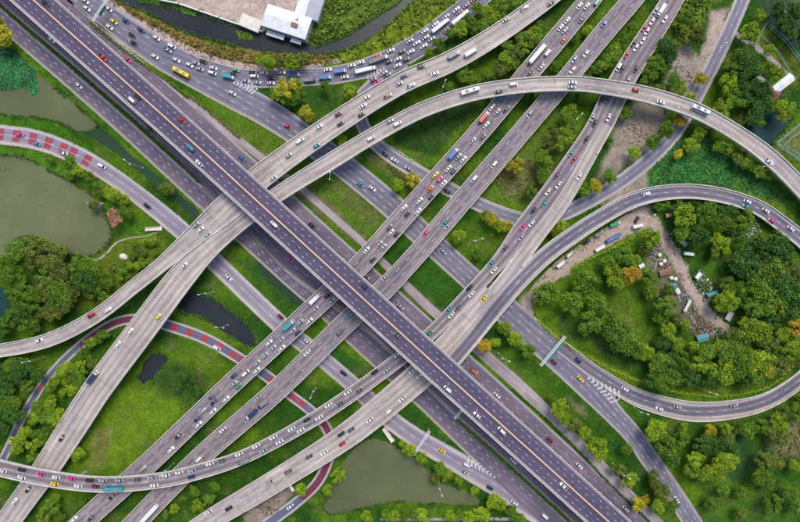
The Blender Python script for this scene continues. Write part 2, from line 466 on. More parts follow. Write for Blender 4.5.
INFO = {   # the object's name, how the road is spoken of, where counting starts
    'expressway': ('expressway', 'dark six-lane expressway', 'upper left', 1), 'north_side': ('side_road', 'side road right of the expressway', 'upper left', 1),
    'south_inner': ('side_road', 'narrow road left of the expressway', 'upper left', 1), 'south_outer': ('side_road', 'outer side road left of the expressway', 'upper left', 1),
    'west_loop': ('ground_road', 'ground road with red squares', 'left edge', 1), 'frontage': ('frontage_road', 'wide blue-grey ground road', 'upper left', 1),
    'canal_road': ('canal_road', 'jammed road beside the canal', 'left', 1), 'under_road': ('winding_road', 'winding blue-grey ground road', 'left', 1),
    'service': ('service_road', 'pale service road', 'upper left', 1), 'narrow': ('narrow_road', 'narrow red and blue road', 'left', 1),
    'busy_deck': ('elevated_road', 'busy straight viaduct', 'lower left', -1), 'quiet_deck': ('elevated_road', 'quieter straight viaduct', 'lower left', -1),
    'east_deck': ('elevated_road', 'viaduct curving along the bottom', 'left end', -1), 'gore_deck': ('elevated_ramp', 'pale merging ramp', 'bottom', -1),
    'south_deck': ('elevated_road', 'pale lower viaduct', 'lower left', 1), 'high_west': ('elevated_road', 'high pale arched viaduct', 'lower left', 1),
    'high_north': ('elevated_road', 'high pale upper viaduct', 'left end', -1), 'loop_ground': ('loop_road', 'right-hand loop road', 'left', 1),
}
root_of = {}
def build_road(r):
    name, phrase, _, _ = INFO[r.key]
    n = len(r.x)
    if not r.deck:
        v, uv, f = [], [], []
        for i in range(n):
            for k in (-1, -.33, .33, 1):
                u = k * r.hw[i]
                v.append((r.x[i] + r.n[i, 0] * u, r.y[i] + r.n[i, 1] * u, r.h[i])); uv.append((u, r.s[i]))
        for i in range(n - 1):
            for k in range(3):
                a = i * 4 + k
                f.append((a, a + 4, a + 5, a + 1))
        o = obj(name, mesh_data(name, v, f, M[r.mat], uvs=uv))
    else:
        v, uv, f, mi = [], [], [], []
        for i in range(n):
            w = r.hw[i]; h = r.h[i]
            zb = max(h - 1.7, -.3); ze = max(h - .7, -.3)
            for u, z in ((-w, h), (-.4 * w, h), (.4 * w, h), (w, h), (w, ze), (.62 * w, zb), (-.62 * w, zb), (-w, ze)):
                v.append((r.x[i] + r.n[i, 0] * u, r.y[i] + r.n[i, 1] * u, z)); uv.append((u, r.s[i]))
        for i in range(n - 1):
            for k in range(8):
                a, b = i * 8 + k, i * 8 + (k + 1) % 8
                f.append((a, a + 8, b + 8, b)); mi.append(0 if k < 3 else 1)
        o = obj(name, mesh_data(name, v, f, [M[r.mat], M['concrete']], uvs=uv, midx=mi))
    tag(o, phrase, kind='structure')
    root_of[r.key] = o
    return o
for r in ROADS.values(): build_road(r)

def strip(r, u0f, d0=0, d1=None, w=.3, z0=.0, z1=.015, dash=None, skip_inside=False, step=3.0):
    """list of (quads) for a band following road r; u0f(d) gives the offset of its middle; dash=(length, period)"""
    d1 = r.L if d1 is None else d1
    out = []
    if dash:
        d = d0 + random.random() * dash[1]
        while d + dash[0] < d1:
            out.append((d, d + dash[0])); d += dash[1]
    else:
        k = max(1, int((d1 - d0) / step))
        e = np.linspace(d0, d1, k + 1)
        out = list(zip(e[:-1], e[1:]))
    return out
def blocked(r, x, y, h, margin=.6, tol=1.8):
    for q in ROADS.values():
        if q is r: continue
        _, _, g, qh = q.near(x, y)
        if g < -margin and abs(qh - h) < tol: return True
    return False
def flat_band(name, r, uf, mat, w=.3, d0=0, d1=None, dash=None, z=.015, skip=True, parent=True, label=None):
    v, f = [], []
    for a, b in strip(r, uf, d0, d1, w, dash=dash):
        ua, ub = uf(a), uf(b)
        x, y, h = r.ev((a + b) / 2, (ua + ub) / 2)
        if skip and blocked(r, x, y, h, .3, 1.0): continue
        n = len(v)
        for d, u in ((a, ua - w / 2), (b, ub - w / 2), (b, ub + w / 2), (a, ua + w / 2)):
            x, y, h = r.ev(d, u)
            v.append((x, y, h + z))
        f.append((n, n + 1, n + 2, n + 3))
    if not f: return None
    return obj(name, mesh_data(name, v, f, M[mat]), root_of[r.key])
def wall_band(name, r, uf, mat, w=.35, hgt=.9, z0=0.0, d0=0, d1=None, skip=True, mats=None):
    v, f = [], []
    prev = None
    for a, b in strip(r, uf, d0, d1):
        ua, ub = uf(a), uf(b)
        x, y, h = r.ev((a + b) / 2, (ua + ub) / 2)
        if skip and blocked(r, x, y, h, .7 if r.deck else .2):
            prev = None; continue
        if prev is None:
            x, y, h = r.ev(a, ua - w / 2); x2, y2, _ = r.ev(a, ua + w / 2)
            n = len(v); v += [(x, y, h + z0), (x, y, h + hgt), (x2, y2, h + hgt), (x2, y2, h + z0)]
            f.append((n, n + 1, n + 2, n + 3)); prev = n
        x, y, h = r.ev(b, ub - w / 2); x2, y2, _ = r.ev(b, ub + w / 2)
        n = len(v); v += [(x, y, h + z0), (x, y, h + hgt), (x2, y2, h + hgt), (x2, y2, h + z0)]
        for k in range(4):
            f.append((prev + k, prev + (k + 1) % 4, n + (k + 1) % 4, n + k))
        prev = n
    if not f: return None
    return obj(name, mesh_data(name, v, f, M[mat]), root_of[r.key])

for r in ROADS.values():
    for sgn in (-1, 1):
        if r.deck:
            wall_band('parapet', r, lambda d, q=sgn: q * (r.hwd(d) - .2), 'parapet', w=.36, hgt=.95, z0=-.7)
            flat_band('edge_line', r, lambda d, q=sgn: q * (r.hwd(d) - 1.25), 'white_paint', w=.16)
        else:
            if r.key not in ('service', 'narrow'):
                wall_band('kerb', r, lambda d, q=sgn: q * (r.hwd(d) + .15), 'kerb', w=.75, hgt=.13, z0=-.1)
            if r.key in ('south_inner', 'south_outer', 'north_side', 'frontage', 'west_loop'):
                flat_band('edge_line', r, lambda d, q=sgn: q * (r.hwd(d) - .7), 'white_paint' if sgn > 0 else 'yellow_paint', w=.22)
def lanes(key, fracs, dash=(3, 9), w=.2, **kw):
    r = ROADS[key]
    for fr in fracs:
        flat_band('lane_marking', r, lambda d, q=fr: q * r.hwd(d), 'white_paint', w=w, dash=dash, **kw)
lanes('expressway', (-.64, -.34, .34, .64), (1.4, 5.4), .22)
lanes('north_side', (-.38, .25), (2.2, 8))
lanes('south_inner', (-.1,), (2.2, 8))
lanes('south_outer', (-.33, .33), (2.4, 7), .3)
lanes('west_loop', (0,), (3, 8), .25)
lanes('frontage', (-.5, 0, .5), (2.6, 8), .25)
lanes('canal_road', (-.33, .33), (2.6, 8), .25)
lanes('under_road', (0,), (2.4, 8), .2)
lanes('busy_deck', (-.33, .33), (3, 9), .25)
lanes('quiet_deck', (-.33, .33), (3, 9), .25)
lanes('east_deck', (0,), (3, 9), .22)
lanes('south_deck', (-.33, .33), (3, 9), .25)
lanes('high_west', (-.4, .15), (3, 9), .22)
lanes('high_north', (-.25, .3), (3, 9), .22)
lanes('loop_ground', (0,), (3, 8), .22)
ex = ROADS['expressway']
wall_band('median_barrier', ex, lambda d: 0, 'parapet', w=.9, hgt=.35, skip=False)
wall_band('median_rail', ex, lambda d: 0, 'orange', w=.36, hgt=.95, z0=.36, skip=False)
for q in (-1, 1):
    wall_band('footway', ex, lambda d, q=q: q * (ex.hwd(d) - .95), 'kerb', w=.5, hgt=.22, skip=False)
# the paved surfaces in red and maroon
def patch(key, d0, d1, f0, f1, mat, z=.012):
    r = ROADS[key]; v, f = [], []
    k = max(1, int((d1 - d0) / 2.0)); e = np.linspace(d0, d1, k + 1)
    for d in e:
        hw = r.hwd(d)
        for fr in (f0, f1):
            x, y, h = r.ev(d, fr * hw); v.append((x, y, h + z))
    f = [(2 * i, 2 * i + 2, 2 * i + 3, 2 * i + 1) for i in range(k)]
    return obj('coloured_surfacing', mesh_data('coloured_surfacing', v, f, M[mat]), root_of[key])
r = ROADS['west_loop']
for x, y in ((1, 134), (15, 136), (31, 139), (46, 143), (61, 148), (75, 154.5), (88, 162)):
    d = r.d_at_px(x, y)
    patch('west_loop', d - 2.3, d + 2.3, .06, .66, 'red_paint')
    patch('west_loop', d - 2.3, d + 2.3, -.62, -.02, 'red_paint')
r = ROADS['narrow']
for x, y in ((23, 416), (42, 386), (173, 327), (188, 332), (203, 338), (217, 345), (232, 354), (243, 361), (271, 379), (291, 396), (303, 405)):
    d = r.d_at_px(x, y)
    patch('narrow', d - 2.4, d + 2.4, -.62, .62, 'red_paint')
for a, b in (((80, 346), (146, 319.5)), ((318, 418), (302, 498))):
    patch('narrow', r.d_at_px(*a), r.d_at_px(*b), -.6, .7, 'maroon_paint')
for q in (-1, 1):
    flat_band('footpath', r, lambda d, q=q: q * (r.hwd(d) - .75), 'kerb', w=1.3, z=.03, skip=False)

# piers under the decks
def pier(r, d, parent):
    x, y, h = r.ev(d, 0)
    if h < 4.2: return
    for q in ROADS.values():
        if q is r: continue
        _, _, g, qh = q.near(x, y)
        if g < 1.2 and qh < h - 2: return
    hw = r.hwd(d); top = h - 1.72
    i = int(np.searchsorted(r.s, d)) - 1
    a = math.atan2(r.t[i, 1], r.t[i, 0])
    mb = MB()
    mb.box(-.9, .9, -1.0, 1.0, 0, top - 1.5)
    ring = lambda z, w, t: [(-t, -w, z), (t, -w, z), (t, w, z), (-t, w, z)]
    mb.loft([ring(top - 1.5, 1.0, .9), ring(top - .5, hw * .58, .9), ring(top, hw * .6, .9)])
    mb.build('pier', M['concrete'], parent, (x, y, 0), a)
for r in ROADS.values():
    if r.deck:
        d = 9.0
        while d < r.L:
            pier(r, d, root_of[r.key]); d += 27.0

# chevrons painted on the gores
def chevrons(p0, p1, w0, w1, n, h=0.0, z=.10, name='road_chevrons', parent=None):
    a, b = at(*p0, h), at(*p1, h)
    d = b - a; L = np.linalg.norm(d); d /= L; nn = np.array([-d[1], d[0]])
    v, f = [], []
    for i in range(n):
        t = (i + .5) / n; c = a + d * L * t; w = (w0 + (w1 - w0) * t) / 2
        for s in (-1, 1):
            e = c + nn * s * w - d * w * .75
            k = len(v)
            q = d * .55
            v += [(*(c - q), z), (*(c + q), z), (*(e + q), z), (*(e - q), z)]
            f.append((k, k + 1, k + 2, k + 3) if s < 0 else (k + 3, k + 2, k + 1, k))
    o = obj('lane_marking', mesh_data('lane_marking', v, f, M['white_paint']), parent)
    return o
chevrons((587, 377), (621, 401), 1.0, 9.5, 8, parent=root_of['frontage'], z=.16)
chevrons((233, 82.5), (259, 90), 1.0, 7.5, 7, parent=root_of['frontage'], z=.16)
chevrons((496, 478), (466, 458), .8, 5.0, 8, parent=root_of['west_loop'], z=.16)
chevrons((385, 68), (366, 79), .8, 5.0, 6, parent=root_of['canal_road'], z=.16)

# ------------------------------------------------------------------ water
def px_poly(name, pts, mat, z, smooth=True, h=0.0, jitter=.5):
    P = np.array(pts, float)
    if smooth:
        Q = catmull(np.vstack([P, P[:1]]), 3.0)[:-1]
        nz = fbm(Q[:, 0] * .25, Q[:, 1] * .25, 5) - .5
        Q[:, 0] += nz * jitter * 5; Q[:, 1] += (fbm(Q[:, 0] * .3, Q[:, 1] * .3, 9) - .5) * jitter * 5
    else: Q = P
    v = [(*at(x, y, h), z) for x, y in Q]
    me = mesh_data(name, v, [tuple(range(len(v)))], M[mat])
    return obj(name, me), Q
WATERS = {}
def water(key, pts, mat, z, label, smooth=True):
    o, Q = px_poly('water', pts, mat, z, smooth)
    tag(o, label, kind='structure'); WATERS[key] = Q
water('canal', [(118, -40), (118, -1), (150, 13.5), (190, 34), (225, 43), (250, 49), (285, 54), (312, 55.5), (335, 53), (358, 46), (375, 34), (400, 16), (416, -1), (440, -40), (420, -40), (402, -1), (388, 9), (372, 19), (350, 34), (330, 42), (316, 46),
                (303, 42), (285, 37), (262, 33), (230, 24), (200, 14), (170, 7), (138, -1), (130, -40)], 'water_canal', .022, 'dark canal along the top')
water('west_pond', [(-60, 158), (0, 155), (25, 158), (50, 171), (75, 184), (96, 198), (104, 212), (112, 236), (104, 248), (88, 256), (70, 254), (50, 243), (25, 236), (14, 244), (6, 258), (-10, 262), (-60, 262)], 'water_pond', .022, 'murky olive pond on the left')
water('plant_pond', [(-60, 50), (0, 46), (12, 50), (36, 72), (68, 99), (98, 127), (78, 131), (58, 122), (35, 117), (0, 114), (-60, 114)], 'water_pond', .022, 'murky pond with floating plants at upper left')
water('channel', [(74, 128), (98, 127), (120, 145), (150, 170), (178, 193), (200, 214), (196, 220), (172, 198), (146, 178), (112, 150)], 'water_mud', .020, 'thin dark green channel right of the ground road')
water('dark_pond', [(176, 306), (184, 294), (200, 292), (215, 299), (236, 315), (252, 330), (258, 342), (250, 346), (234, 338), (218, 328), (200, 316), (184, 314)], 'water_canal', .022, 'dark pond between the viaducts')
water('small_pond', [(137, 377), (142, 371), (143, 363), (149, 358), (152, 352), (158, 354), (163, 353), (169, 359), (164, 364), (163, 371), (156, 373), (154, 379), (148, 380), (144, 384)], 'water_canal', .022, 'small dark pond left of the busy viaduct')
water('south_pond', [(322, 507), (327, 498), (338, 478), (348, 456), (360, 443), (374, 439), (390, 443), (402, 450), (416, 458), (430, 470), (440, 480), (458, 488), (476, 496), (480, 504), (462, 505), (440, 503), (420, 504), (396, 501), (372, 506), (350, 511), (330, 514)],
      'water_pond', .022, 'olive pond at the bottom centre')
water('teal_pond', [(742, 131), (750, 121), (765, 110), (782, 113), (792, 116), (786, 128), (774, 140), (766, 149), (752, 140)], 'water_teal', .022, 'dark teal pond by the netted field')
water('edge_pond', [(-40, 288), (4, 288), (9, 300), (8, 312), (0, 318), (-40, 318)], 'water_teal', .022, 'teal water at the left edge')
water('strip_pond', [(258, 262), (268, 266), (290, 284), (306, 300), (300, 306), (284, 294), (262, 274)], 'water_mud', .020, 'dark green ditch between side road and ground road')

# ------------------------------------------------------------------ ground: one sheet, land cover by place
gx = np.concatenate([[-6000, -2500, -1000, -500], np.linspace(-330, 330, 441), [500, 1000, 2500, 6000]])
gy = np.concatenate([[-6000, -2500, -1000, -400], np.linspace(-225, 225, 301), [400, 1000, 2500, 6000]])
GX, GY = np.meshgrid(gx, gy)
PX, PY = GX / MPP + 400, 261 - GY / MPP
JX = PX + (fbm(PX * .09, PY * .09, 3) - .5) * 9 + (fbm(PX * .4, PY * .4, 4) - .5) * 3
JY = PY + (fbm(PX * .09, PY * .09, 7) - .5) * 9 + (fbm(PX * .4, PY * .4, 8) - .5) * 3
base = np.zeros(PX.shape + (3,))
lo, hi = np.array((.022, .076, .007)), np.array((.078, .155, .009))
w = np.clip((fbm(PX * .03, PY * .03, 21) - .35) * 3, 0, 1)[..., None]
base[:] = lo * (1 - w) + hi * w
ZONES = [   # (polygon in photo pixels, land colour, soft edge px, strength)
    ([(96, 395), (130, 385), (175, 385), (195, 400), (170, 430), (125, 465), (85, 470), (75, 450)], (.105, .185, .010), 16, 1),
    ([(95, 430), (112, 425), (108, 462), (90, 470)], (.16, .15, .05), 6, .7),
    ([(120, 345), (200, 352), (255, 372), (215, 388), (190, 372), (150, 345)], (.080, .15, .008), 6, .9),
    ([(168, 362), (190, 366), (212, 384), (205, 398), (186, 412), (178, 400), (158, 392), (150, 386), (160, 374)], (.022, .060, .012), 10, .75),
    ([(150, 250), (190, 300), (260, 350), (230, 345), (170, 310)], (.085, .15, .010), 5, .8),
    ([(0, 118), (60, 122), (140, 190), (160, 208), (100, 165), (40, 132), (0, 126)], (.045, .13, .008), 3, .9),
    ([(15, 48), (110, 130), (200, 212), (195, 200), (110, 122), (10, 36)], (.05, .14, .008), 3, .9),
    ([(0, 146), (40, 152), (110, 190), (140, 215), (160, 235), (130, 240), (100, 200), (50, 170), (0, 156)], (.06, .15, .010), 3, .9),
    ([(95, 255), (118, 238), (160, 232), (170, 250), (130, 285), (95, 305), (70, 310)], (.10, .145, .012), 5, .9),
    ([(30, 280), (60, 270), (65, 300), (45, 315)], (.075, .06, .045), 6, .8),
    ([(210, 110), (250, 118), (330, 172), (400, 240), (380, 245), (320, 200), (270, 160)], (.080, .145, .012), 6, .7),
    ([(325, 185), (340, 178), (390, 218), (372, 228)], (.14, .13, .05), 6, .45),
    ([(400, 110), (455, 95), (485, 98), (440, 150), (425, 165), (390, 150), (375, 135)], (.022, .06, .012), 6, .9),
    ([(385, 130), (400, 148), (430, 155), (440, 160), (425, 172), (385, 148)], (.085, .17, .010), 4, .9),
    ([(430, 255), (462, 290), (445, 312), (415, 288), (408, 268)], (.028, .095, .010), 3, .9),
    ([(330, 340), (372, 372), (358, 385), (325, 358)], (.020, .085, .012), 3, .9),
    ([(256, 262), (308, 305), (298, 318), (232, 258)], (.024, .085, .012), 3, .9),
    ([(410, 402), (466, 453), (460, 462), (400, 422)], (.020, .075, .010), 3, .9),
    ([(496, 172), (540, 130), (575, 120), (560, 180), (525, 210), (490, 195)], (.10, .16, .022), 8, .8),
    ([(510, 170), (545, 160), (540, 185), (505, 200)], (.20, .17, .09), 7, .4),
    ([(655, 5), (710, 5), (700, 35), (680, 48), (660, 30)], (.12, .17, .018), 7, .9),
    ([(712, 12), (732, 5), (716, 50), (700, 80), (690, 100), (665, 88), (668, 72), (680, 52), (700, 55), (708, 30)], (.36, .29, .24), 4, .95),
    ([(668, 50), (690, 46), (700, 80), (680, 95), (664, 85)], (.27, .22, .19), 4, .8),
    ([(622, 108), (650, 100), (668, 112), (655, 150), (625, 165), (612, 185), (598, 180), (612, 140)], (.30, .24, .20), 4, .9),
    ([(600, 205), (645, 165), (650, 185), (635, 198), (610, 215)], (.33, .28, .23), 3, .8),
    ([(520, 205), (545, 160), (560, 195)], (.06, .10, .02), 4, .5),
    ([(665, 150), (680, 140), (702, 137), (742, 166), (795, 205), (770, 200), (735, 188), (690, 182), (655, 190), (645, 184)], (.026, .125, .026), 3, 1),
    ([(740, 170), (796, 205), (795, 225), (765, 200), (735, 188)], (.09, .17, .02), 4, .8),
    ([(764, 23), (800, 62), (800, 90), (790, 80), (756, 46)], (.115, .14, .012), 2, .9),
    ([(768, 32), (800, 66), (800, 80), (764, 42)], (.055, .085, .012), 3, .9),
    ([(775, 144), (800, 122), (830, 110), (830, 180), (800, 165)], (.13, .14, .045), 2, .9),
    ([(758, 0), (800, 0), (800, 58), (768, 22)], (.035, .06, .045), 5, .8),
    ([(520, 302), (560, 268), (600, 238), (640, 204), (650, 205), (655, 225), (635, 232), (600, 250), (570, 272), (548, 285), (534, 300), (530, 315)], (.36, .28, .24), 2.5, 1),
    ([(636, 200), (650, 206), (664, 228), (685, 262), (694, 286), (714, 312), (736, 332), (730, 336), (706, 320), (682, 285), (664, 250), (652, 228), (640, 222)], (.38, .29, .24), 2, 1),
    ([(640, 250), (660, 245), (680, 285), (712, 330), (700, 340), (680, 320), (655, 290)], (.17, .14, .10), 5, .7),
    ([(606, 290), (625, 285), (640, 300), (655, 330), (655, 345), (640, 340), (622, 322), (606, 310)], (.075, .14, .010), 5, .95),
    ([(612, 300), (630, 312), (640, 335), (625, 322)], (.14, .16, .03), 5, .6),
    ([(704, 262), (722, 258), (728, 285), (712, 295), (700, 282)], (.06, .15, .012), 5, .9),
    ([(533, 300), (545, 325), (580, 350), (640, 378), (690, 392), (760, 390), (790, 372), (770, 385), (700, 396), (640, 385), (590, 362), (545, 335)], (.13, .17, .010), 2.5, .9),
    ([(560, 330), (600, 350), (650, 376), (700, 386), (650, 362), (600, 335), (560, 310)], (.030, .07, .010), 4, .8),
    ([(700, 480), (760, 490), (800, 480), (800, 522), (705, 522)], (.050, .125, .012), 10, .9),
    ([(765, 420), (800, 410), (800, 455), (770, 450)], (.17, .15, .08), 8, .8),
    ([(725, 430), (750, 430), (760, 460), (745, 485), (725, 480)], (.022, .07, .022), 8, .8),
    ([(490, 360), (520, 362), (590, 430), (640, 490), (620, 470), (560, 418)], (.065, .13, .010), 4, .8),
    ([(565, 395), (582, 405), (592, 420), (575, 410)], (.24, .19, .10), 4, .6),
    ([(165, -5), (345, -5), (330, 0), (313, 20), (303, 42), (285, 36), (262, 31), (230, 20), (200, 11), (180, 4)], (.42, .33, .29), 1.5, 1),
    ([(262, 12), (262, 31), (225, 17), (215, 8)], (.44, .36, .31), 3, .6),
    ([(318, 0), (400, 0), (372, 18), (350, 33), (318, 45), (306, 40)], (.060, .125, .012), 3, .9),
    ([(330, 0), (390, 0), (365, 18), (340, 25)], (.12, .16, .03), 8, .7),
    ([(417, 0), (465, 0), (425, 28), (395, 48), (340, 64), (330, 58), (375, 38)], (.15, .20, .012), 4, .9),
    ([(112, 2), (160, 30), (210, 55), (260, 66), (320, 62), (330, 58), (312, 58), (250, 51), (200, 40), (150, 17), (118, -2)], (.20, .15, .06), 2, .9),
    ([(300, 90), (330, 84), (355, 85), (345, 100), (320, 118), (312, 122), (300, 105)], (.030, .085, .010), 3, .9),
    ([(257, 490), (285, 478), (296, 492), (275, 512), (262, 525), (245, 522)], (.27, .21, .17), 3, .9),
    ([(200, 104), (262, 150), (303, 182), (365, 236), (360, 244), (300, 196), (255, 163), (200, 116)], (.16, .13, .075), 2, .8),
    ([(400, 272), (440, 308), (490, 350), (520, 378), (516, 384), (480, 352), (430, 315), (396, 285)], (.12, .11, .06), 2, .7),
    ([(370, 152), (392, 162), (425, 186), (420, 192), (395, 176), (368, 160)], (.15, .13, .05), 3, .7),
]
for poly, c, soft, k in ZONES:
    xs = [p[0] for p in poly]; ys = [p[1] for p in poly]
    mk = (JX > min(xs) - 20) & (JX < max(xs) + 20) & (JY > min(ys) - 20) & (JY < max(ys) + 20)
    d = poly_dist(poly, JX[mk], JY[mk])
    ww = (np.clip(d / soft + .5, 0, 1) * k)[..., None]
    base[mk] = base[mk] * (1 - ww) + np.array(c) * ww
# worn bare earth patches, mottling
mott = fbm(PX * .16, PY * .16, 31)
base *= (0.74 + .62 * mott)[..., None] * (.8 + .4 * fbm(PX * .7, PY * .7, 63))[..., None]
bare = np.clip((fbm(PX * .07, PY * .07, 51) - .66) * 9, 0, 1)[..., None] * .35
base = base * (1 - bare) + np.array((.15, .13, .06)) * bare
far = (np.abs(GX) > 325) | (np.abs(GY) > 222)
base[far] = (.045, .105, .012)
nx_, ny_ = len(gx), len(gy)
gv = np.stack([GX.ravel(), GY.ravel(), np.zeros(GX.size)], 1)
gf = [(j * nx_ + i, j * nx_ + i + 1, (j + 1) * nx_ + i + 1, (j + 1) * nx_ + i) for j in range(ny_ - 1) for i in range(nx_ - 1)]
m, nt, b = new_mat('grass and earth')
ca = N(nt, 'ShaderNodeAttribute', attribute_name='Cover')
tc = N(nt, 'ShaderNodeTexCoord')
n1 = noise(nt, tc.outputs['Object'], .55, 6, .7)
n2 = noise(nt, tc.outputs['Object'], .12, 4, .6)
f = mth(nt, 'MULTIPLY', rng_map(nt, n1, .25, .75, .62, 1.38), rng_map(nt, n2, .3, .7, .82, 1.18))
nt.links.new(scale_col(nt, ca.outputs['Color'], f), b.inputs['Base Color'])
b.inputs['Roughness'].default_value = .95
b.inputs['Specular IOR Level'].default_value = .1
bp = N(nt, 'ShaderNodeBump', i_Strength=.8, i_Distance=.5)
nt.links.new(n1, bp.inputs['Height']); nt.links.new(bp.outputs[0], b.inputs['Normal'])
M['ground'] = m
g = obj('ground', mesh_data('ground', gv, gf, m, col=base.reshape(-1, 3)))
tag(g, 'grass and bare earth under the interchange', kind='structure')

# footpath along the canal road, pinkish paving
def ribbon(name, pts, mat, z, label, kind='structure', thick=0.0):
    P = catmull(np.array(pts, float), 4.0)
    X = (P[:, 0] - 400) * MPP; Y = (261 - P[:, 1]) * MPP; W = P[:, 2] * MPP / 2
    t = np.stack([np.gradient(X), np.gradient(Y)], 1); t /= np.linalg.norm(t, axis=1)[:, None]
    v, f, uv = [], [], []
    s = 0
    for i in range(len(X)):
        if i: s += math.hypot(X[i] - X[i - 1], Y[i] - Y[i - 1])
        for q in (-1, 1):
            v.append((X[i] - t[i, 1] * W[i] * q, Y[i] + t[i, 0] * W[i] * q, z)); uv.append((q * W[i], s))
    f = [(2 * i, 2 * i + 2, 2 * i + 3, 2 * i + 1) for i in range(len(X) - 1)]
    return tag(obj(name, mesh_data(name, v, f, M[mat], uvs=uv)), label, kind=kind)
ribbon('footpath', [(108, -2, 5), (120, 9, 6), (160, 33, 6), (210, 58, 6), (262, 68, 5), (300, 68, 3), (325, 63, 5), (345, 60, 3)], 'pink_walk', .018, 'pinkish footpath between canal and jammed road')
ribbon('dirt_track', [(630, 208, 12), (641, 211, 12), (650, 217, 11), (658, 229, 9.5), (670, 246, 9), (680, 264, 8.5), (688, 282, 8), (698, 298, 8), (709, 313, 8), (720, 322, 7), (735, 334, 5)], 'dirt', .021, 'beige dirt track running down through the wood inside the loop')
ribbon('dirt_lot', [(524, 312, 7), (536, 292, 12), (560, 268, 14), (585, 251, 16), (612, 234, 17), (636, 217, 15)], 'dirt', .017, 'beige dirt lot between the loop road and the wood')
ribbon('path', [(727, 30, 3), (717, 52, 3), (702, 82, 4), (682, 112, 3)], 'kerb', .018, 'pale path left of the winding road')
ribbon('path', [(736, 34, 5), (748, 42, 6), (763, 52, 6), (778, 66, 6), (792, 79, 6)], 'service', .018, 'pale drive to the small house')
ribbon('path', [(380, 506, 1), (400, 505, 1), (520, 519, 3), (380, 519, 3)][2:], 'service', .018, 'thin path along the bottom edge')
ribbon('path', [(210, 268, 1), (225, 284, 1.6), (240, 296, 1.6), (262, 318, 1.6), (276, 334, 1)], 'kerb', .018, 'thin winding path beside the ground road')
ribbon('path', [(86, 258, 1), (96, 260, 1.6), (106, 254, 1.6), (116, 243, 1.6), (130, 238, 1), (145, 236, 1), (160, 231, 1)], 'kerb', .026, 'thin path along the pond bank')
ribbon('path', [(383, 128, 1), (376, 134, 1), (384, 142, 1.2), (400, 152, 1.2), (430, 172, 1.2)], 'kerb', .018, 'dark drain beside the winding road')

# ------------------------------------------------------------------ trees
def leaf_cloud(cent, rad, n, size, flat=.75, rnd=rng):
    """n leaf quads over a set of lobes -> verts, faces, tone"""
    k = rnd.integers(0, len(rad), n)
    d = rnd.normal(size=(n, 3)); d[:, 2] = np.abs(d[:, 2]) * .9 - .15
    d /= np.linalg.norm(d, axis=1)[:, None]
    p = cent[k] + d * rad[k][:, None] * rnd.uniform(.60, 1.20, n)[:, None] * np.array((1, 1, flat))
    nr = d + rnd.normal(scale=.55, size=(n, 3)); nr[:, 2] += .5
    nr /= np.linalg.norm(nr, axis=1)[:, None]
    a = np.cross(nr, rnd.normal(size=(n, 3))); a /= np.linalg.norm(a, axis=1)[:, None]
    b_ = np.cross(nr, a)
    s = size * rnd.uniform(.6, 1.4, n)[:, None]
    V = np.stack([p + a * s, p + b_ * s * .7, p - a * s, p - b_ * s * .7], 1).reshape(-1, 3)
    F = [(4 * i, 4 * i + 1, 4 * i + 2, 4 * i + 3) for i in range(n)]
    lt = rnd.uniform(.25, .75, len(rad))
    T = np.clip(lt[k] + rnd.normal(scale=.22, size=n), 0, 1)
    return V, F, T
def crown_mesh(i, nl, n, size, spreadr=.62, lr=(.28, .46)):
    r_ = np.random.default_rng(100 + i)
    c = []
    while len(c) < nl:
        q = r_.uniform(-1, 1, 3)
        if np.hypot(q[0], q[1]) < 1 and q[2] > -.35: c.append(q * np.array((spreadr, spreadr, .5)))
    c = np.array(c); c[:, 2] += .05
    rad = r_.uniform(*lr, nl)
    # ragged outline: a few lobes well out of the circle
    for k in range(2):
        a = r_.uniform(0, 2 * PI); c[k, :2] = np.array((math.cos(a), math.sin(a))) * .78
    V, F, T = leaf_cloud(c, rad, n, size, rnd=r_)
    # larger inner leaves in a darker tone so the crown is not hollow
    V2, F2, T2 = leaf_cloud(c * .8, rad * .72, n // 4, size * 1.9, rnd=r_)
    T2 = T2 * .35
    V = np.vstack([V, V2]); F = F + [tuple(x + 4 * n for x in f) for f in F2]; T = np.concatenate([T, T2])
    me = mesh_data('crown', V, F, LEAF[0][1], tone=T)
    return me
CROWN = [crown_mesh(0, 16, 1500, .070), crown_mesh(1, 20, 1700, .066), crown_mesh(2, 12, 1300, .078), crown_mesh(3, 24, 1700, .064, .68, (.22, .38)),
         crown_mesh(4, 9, 1000, .090, .5, (.35, .55)), crown_mesh(5, 18, 600, .070, .7, (.2, .4)), crown_mesh(6, 28, 1900, .058, .72, (.16, .32)),
         crown_mesh(7, 13, 1400, .072, .66, (.22, .5)), crown_mesh(8, 22, 1500, .062, .74, (.18, .36))]
tb = MB()
tb.loft([[(r0 * math.cos(2 * PI * k / 7), r0 * math.sin(2 * PI * k / 7), z) for k in range(7)] for z, r0 in ((0, .085), (.35, .06), (.75, .045), (1.1, .025))])
for k in range(5):
    a = k * 1.257 + .3
    tb.bar((0, 0, .55 + .06 * k), (.5 * math.cos(a), .5 * math.sin(a), .95 + .05 * k), .03, r2=.012, n=5)
TRUNK = tb.data('trunk', M['bark'])

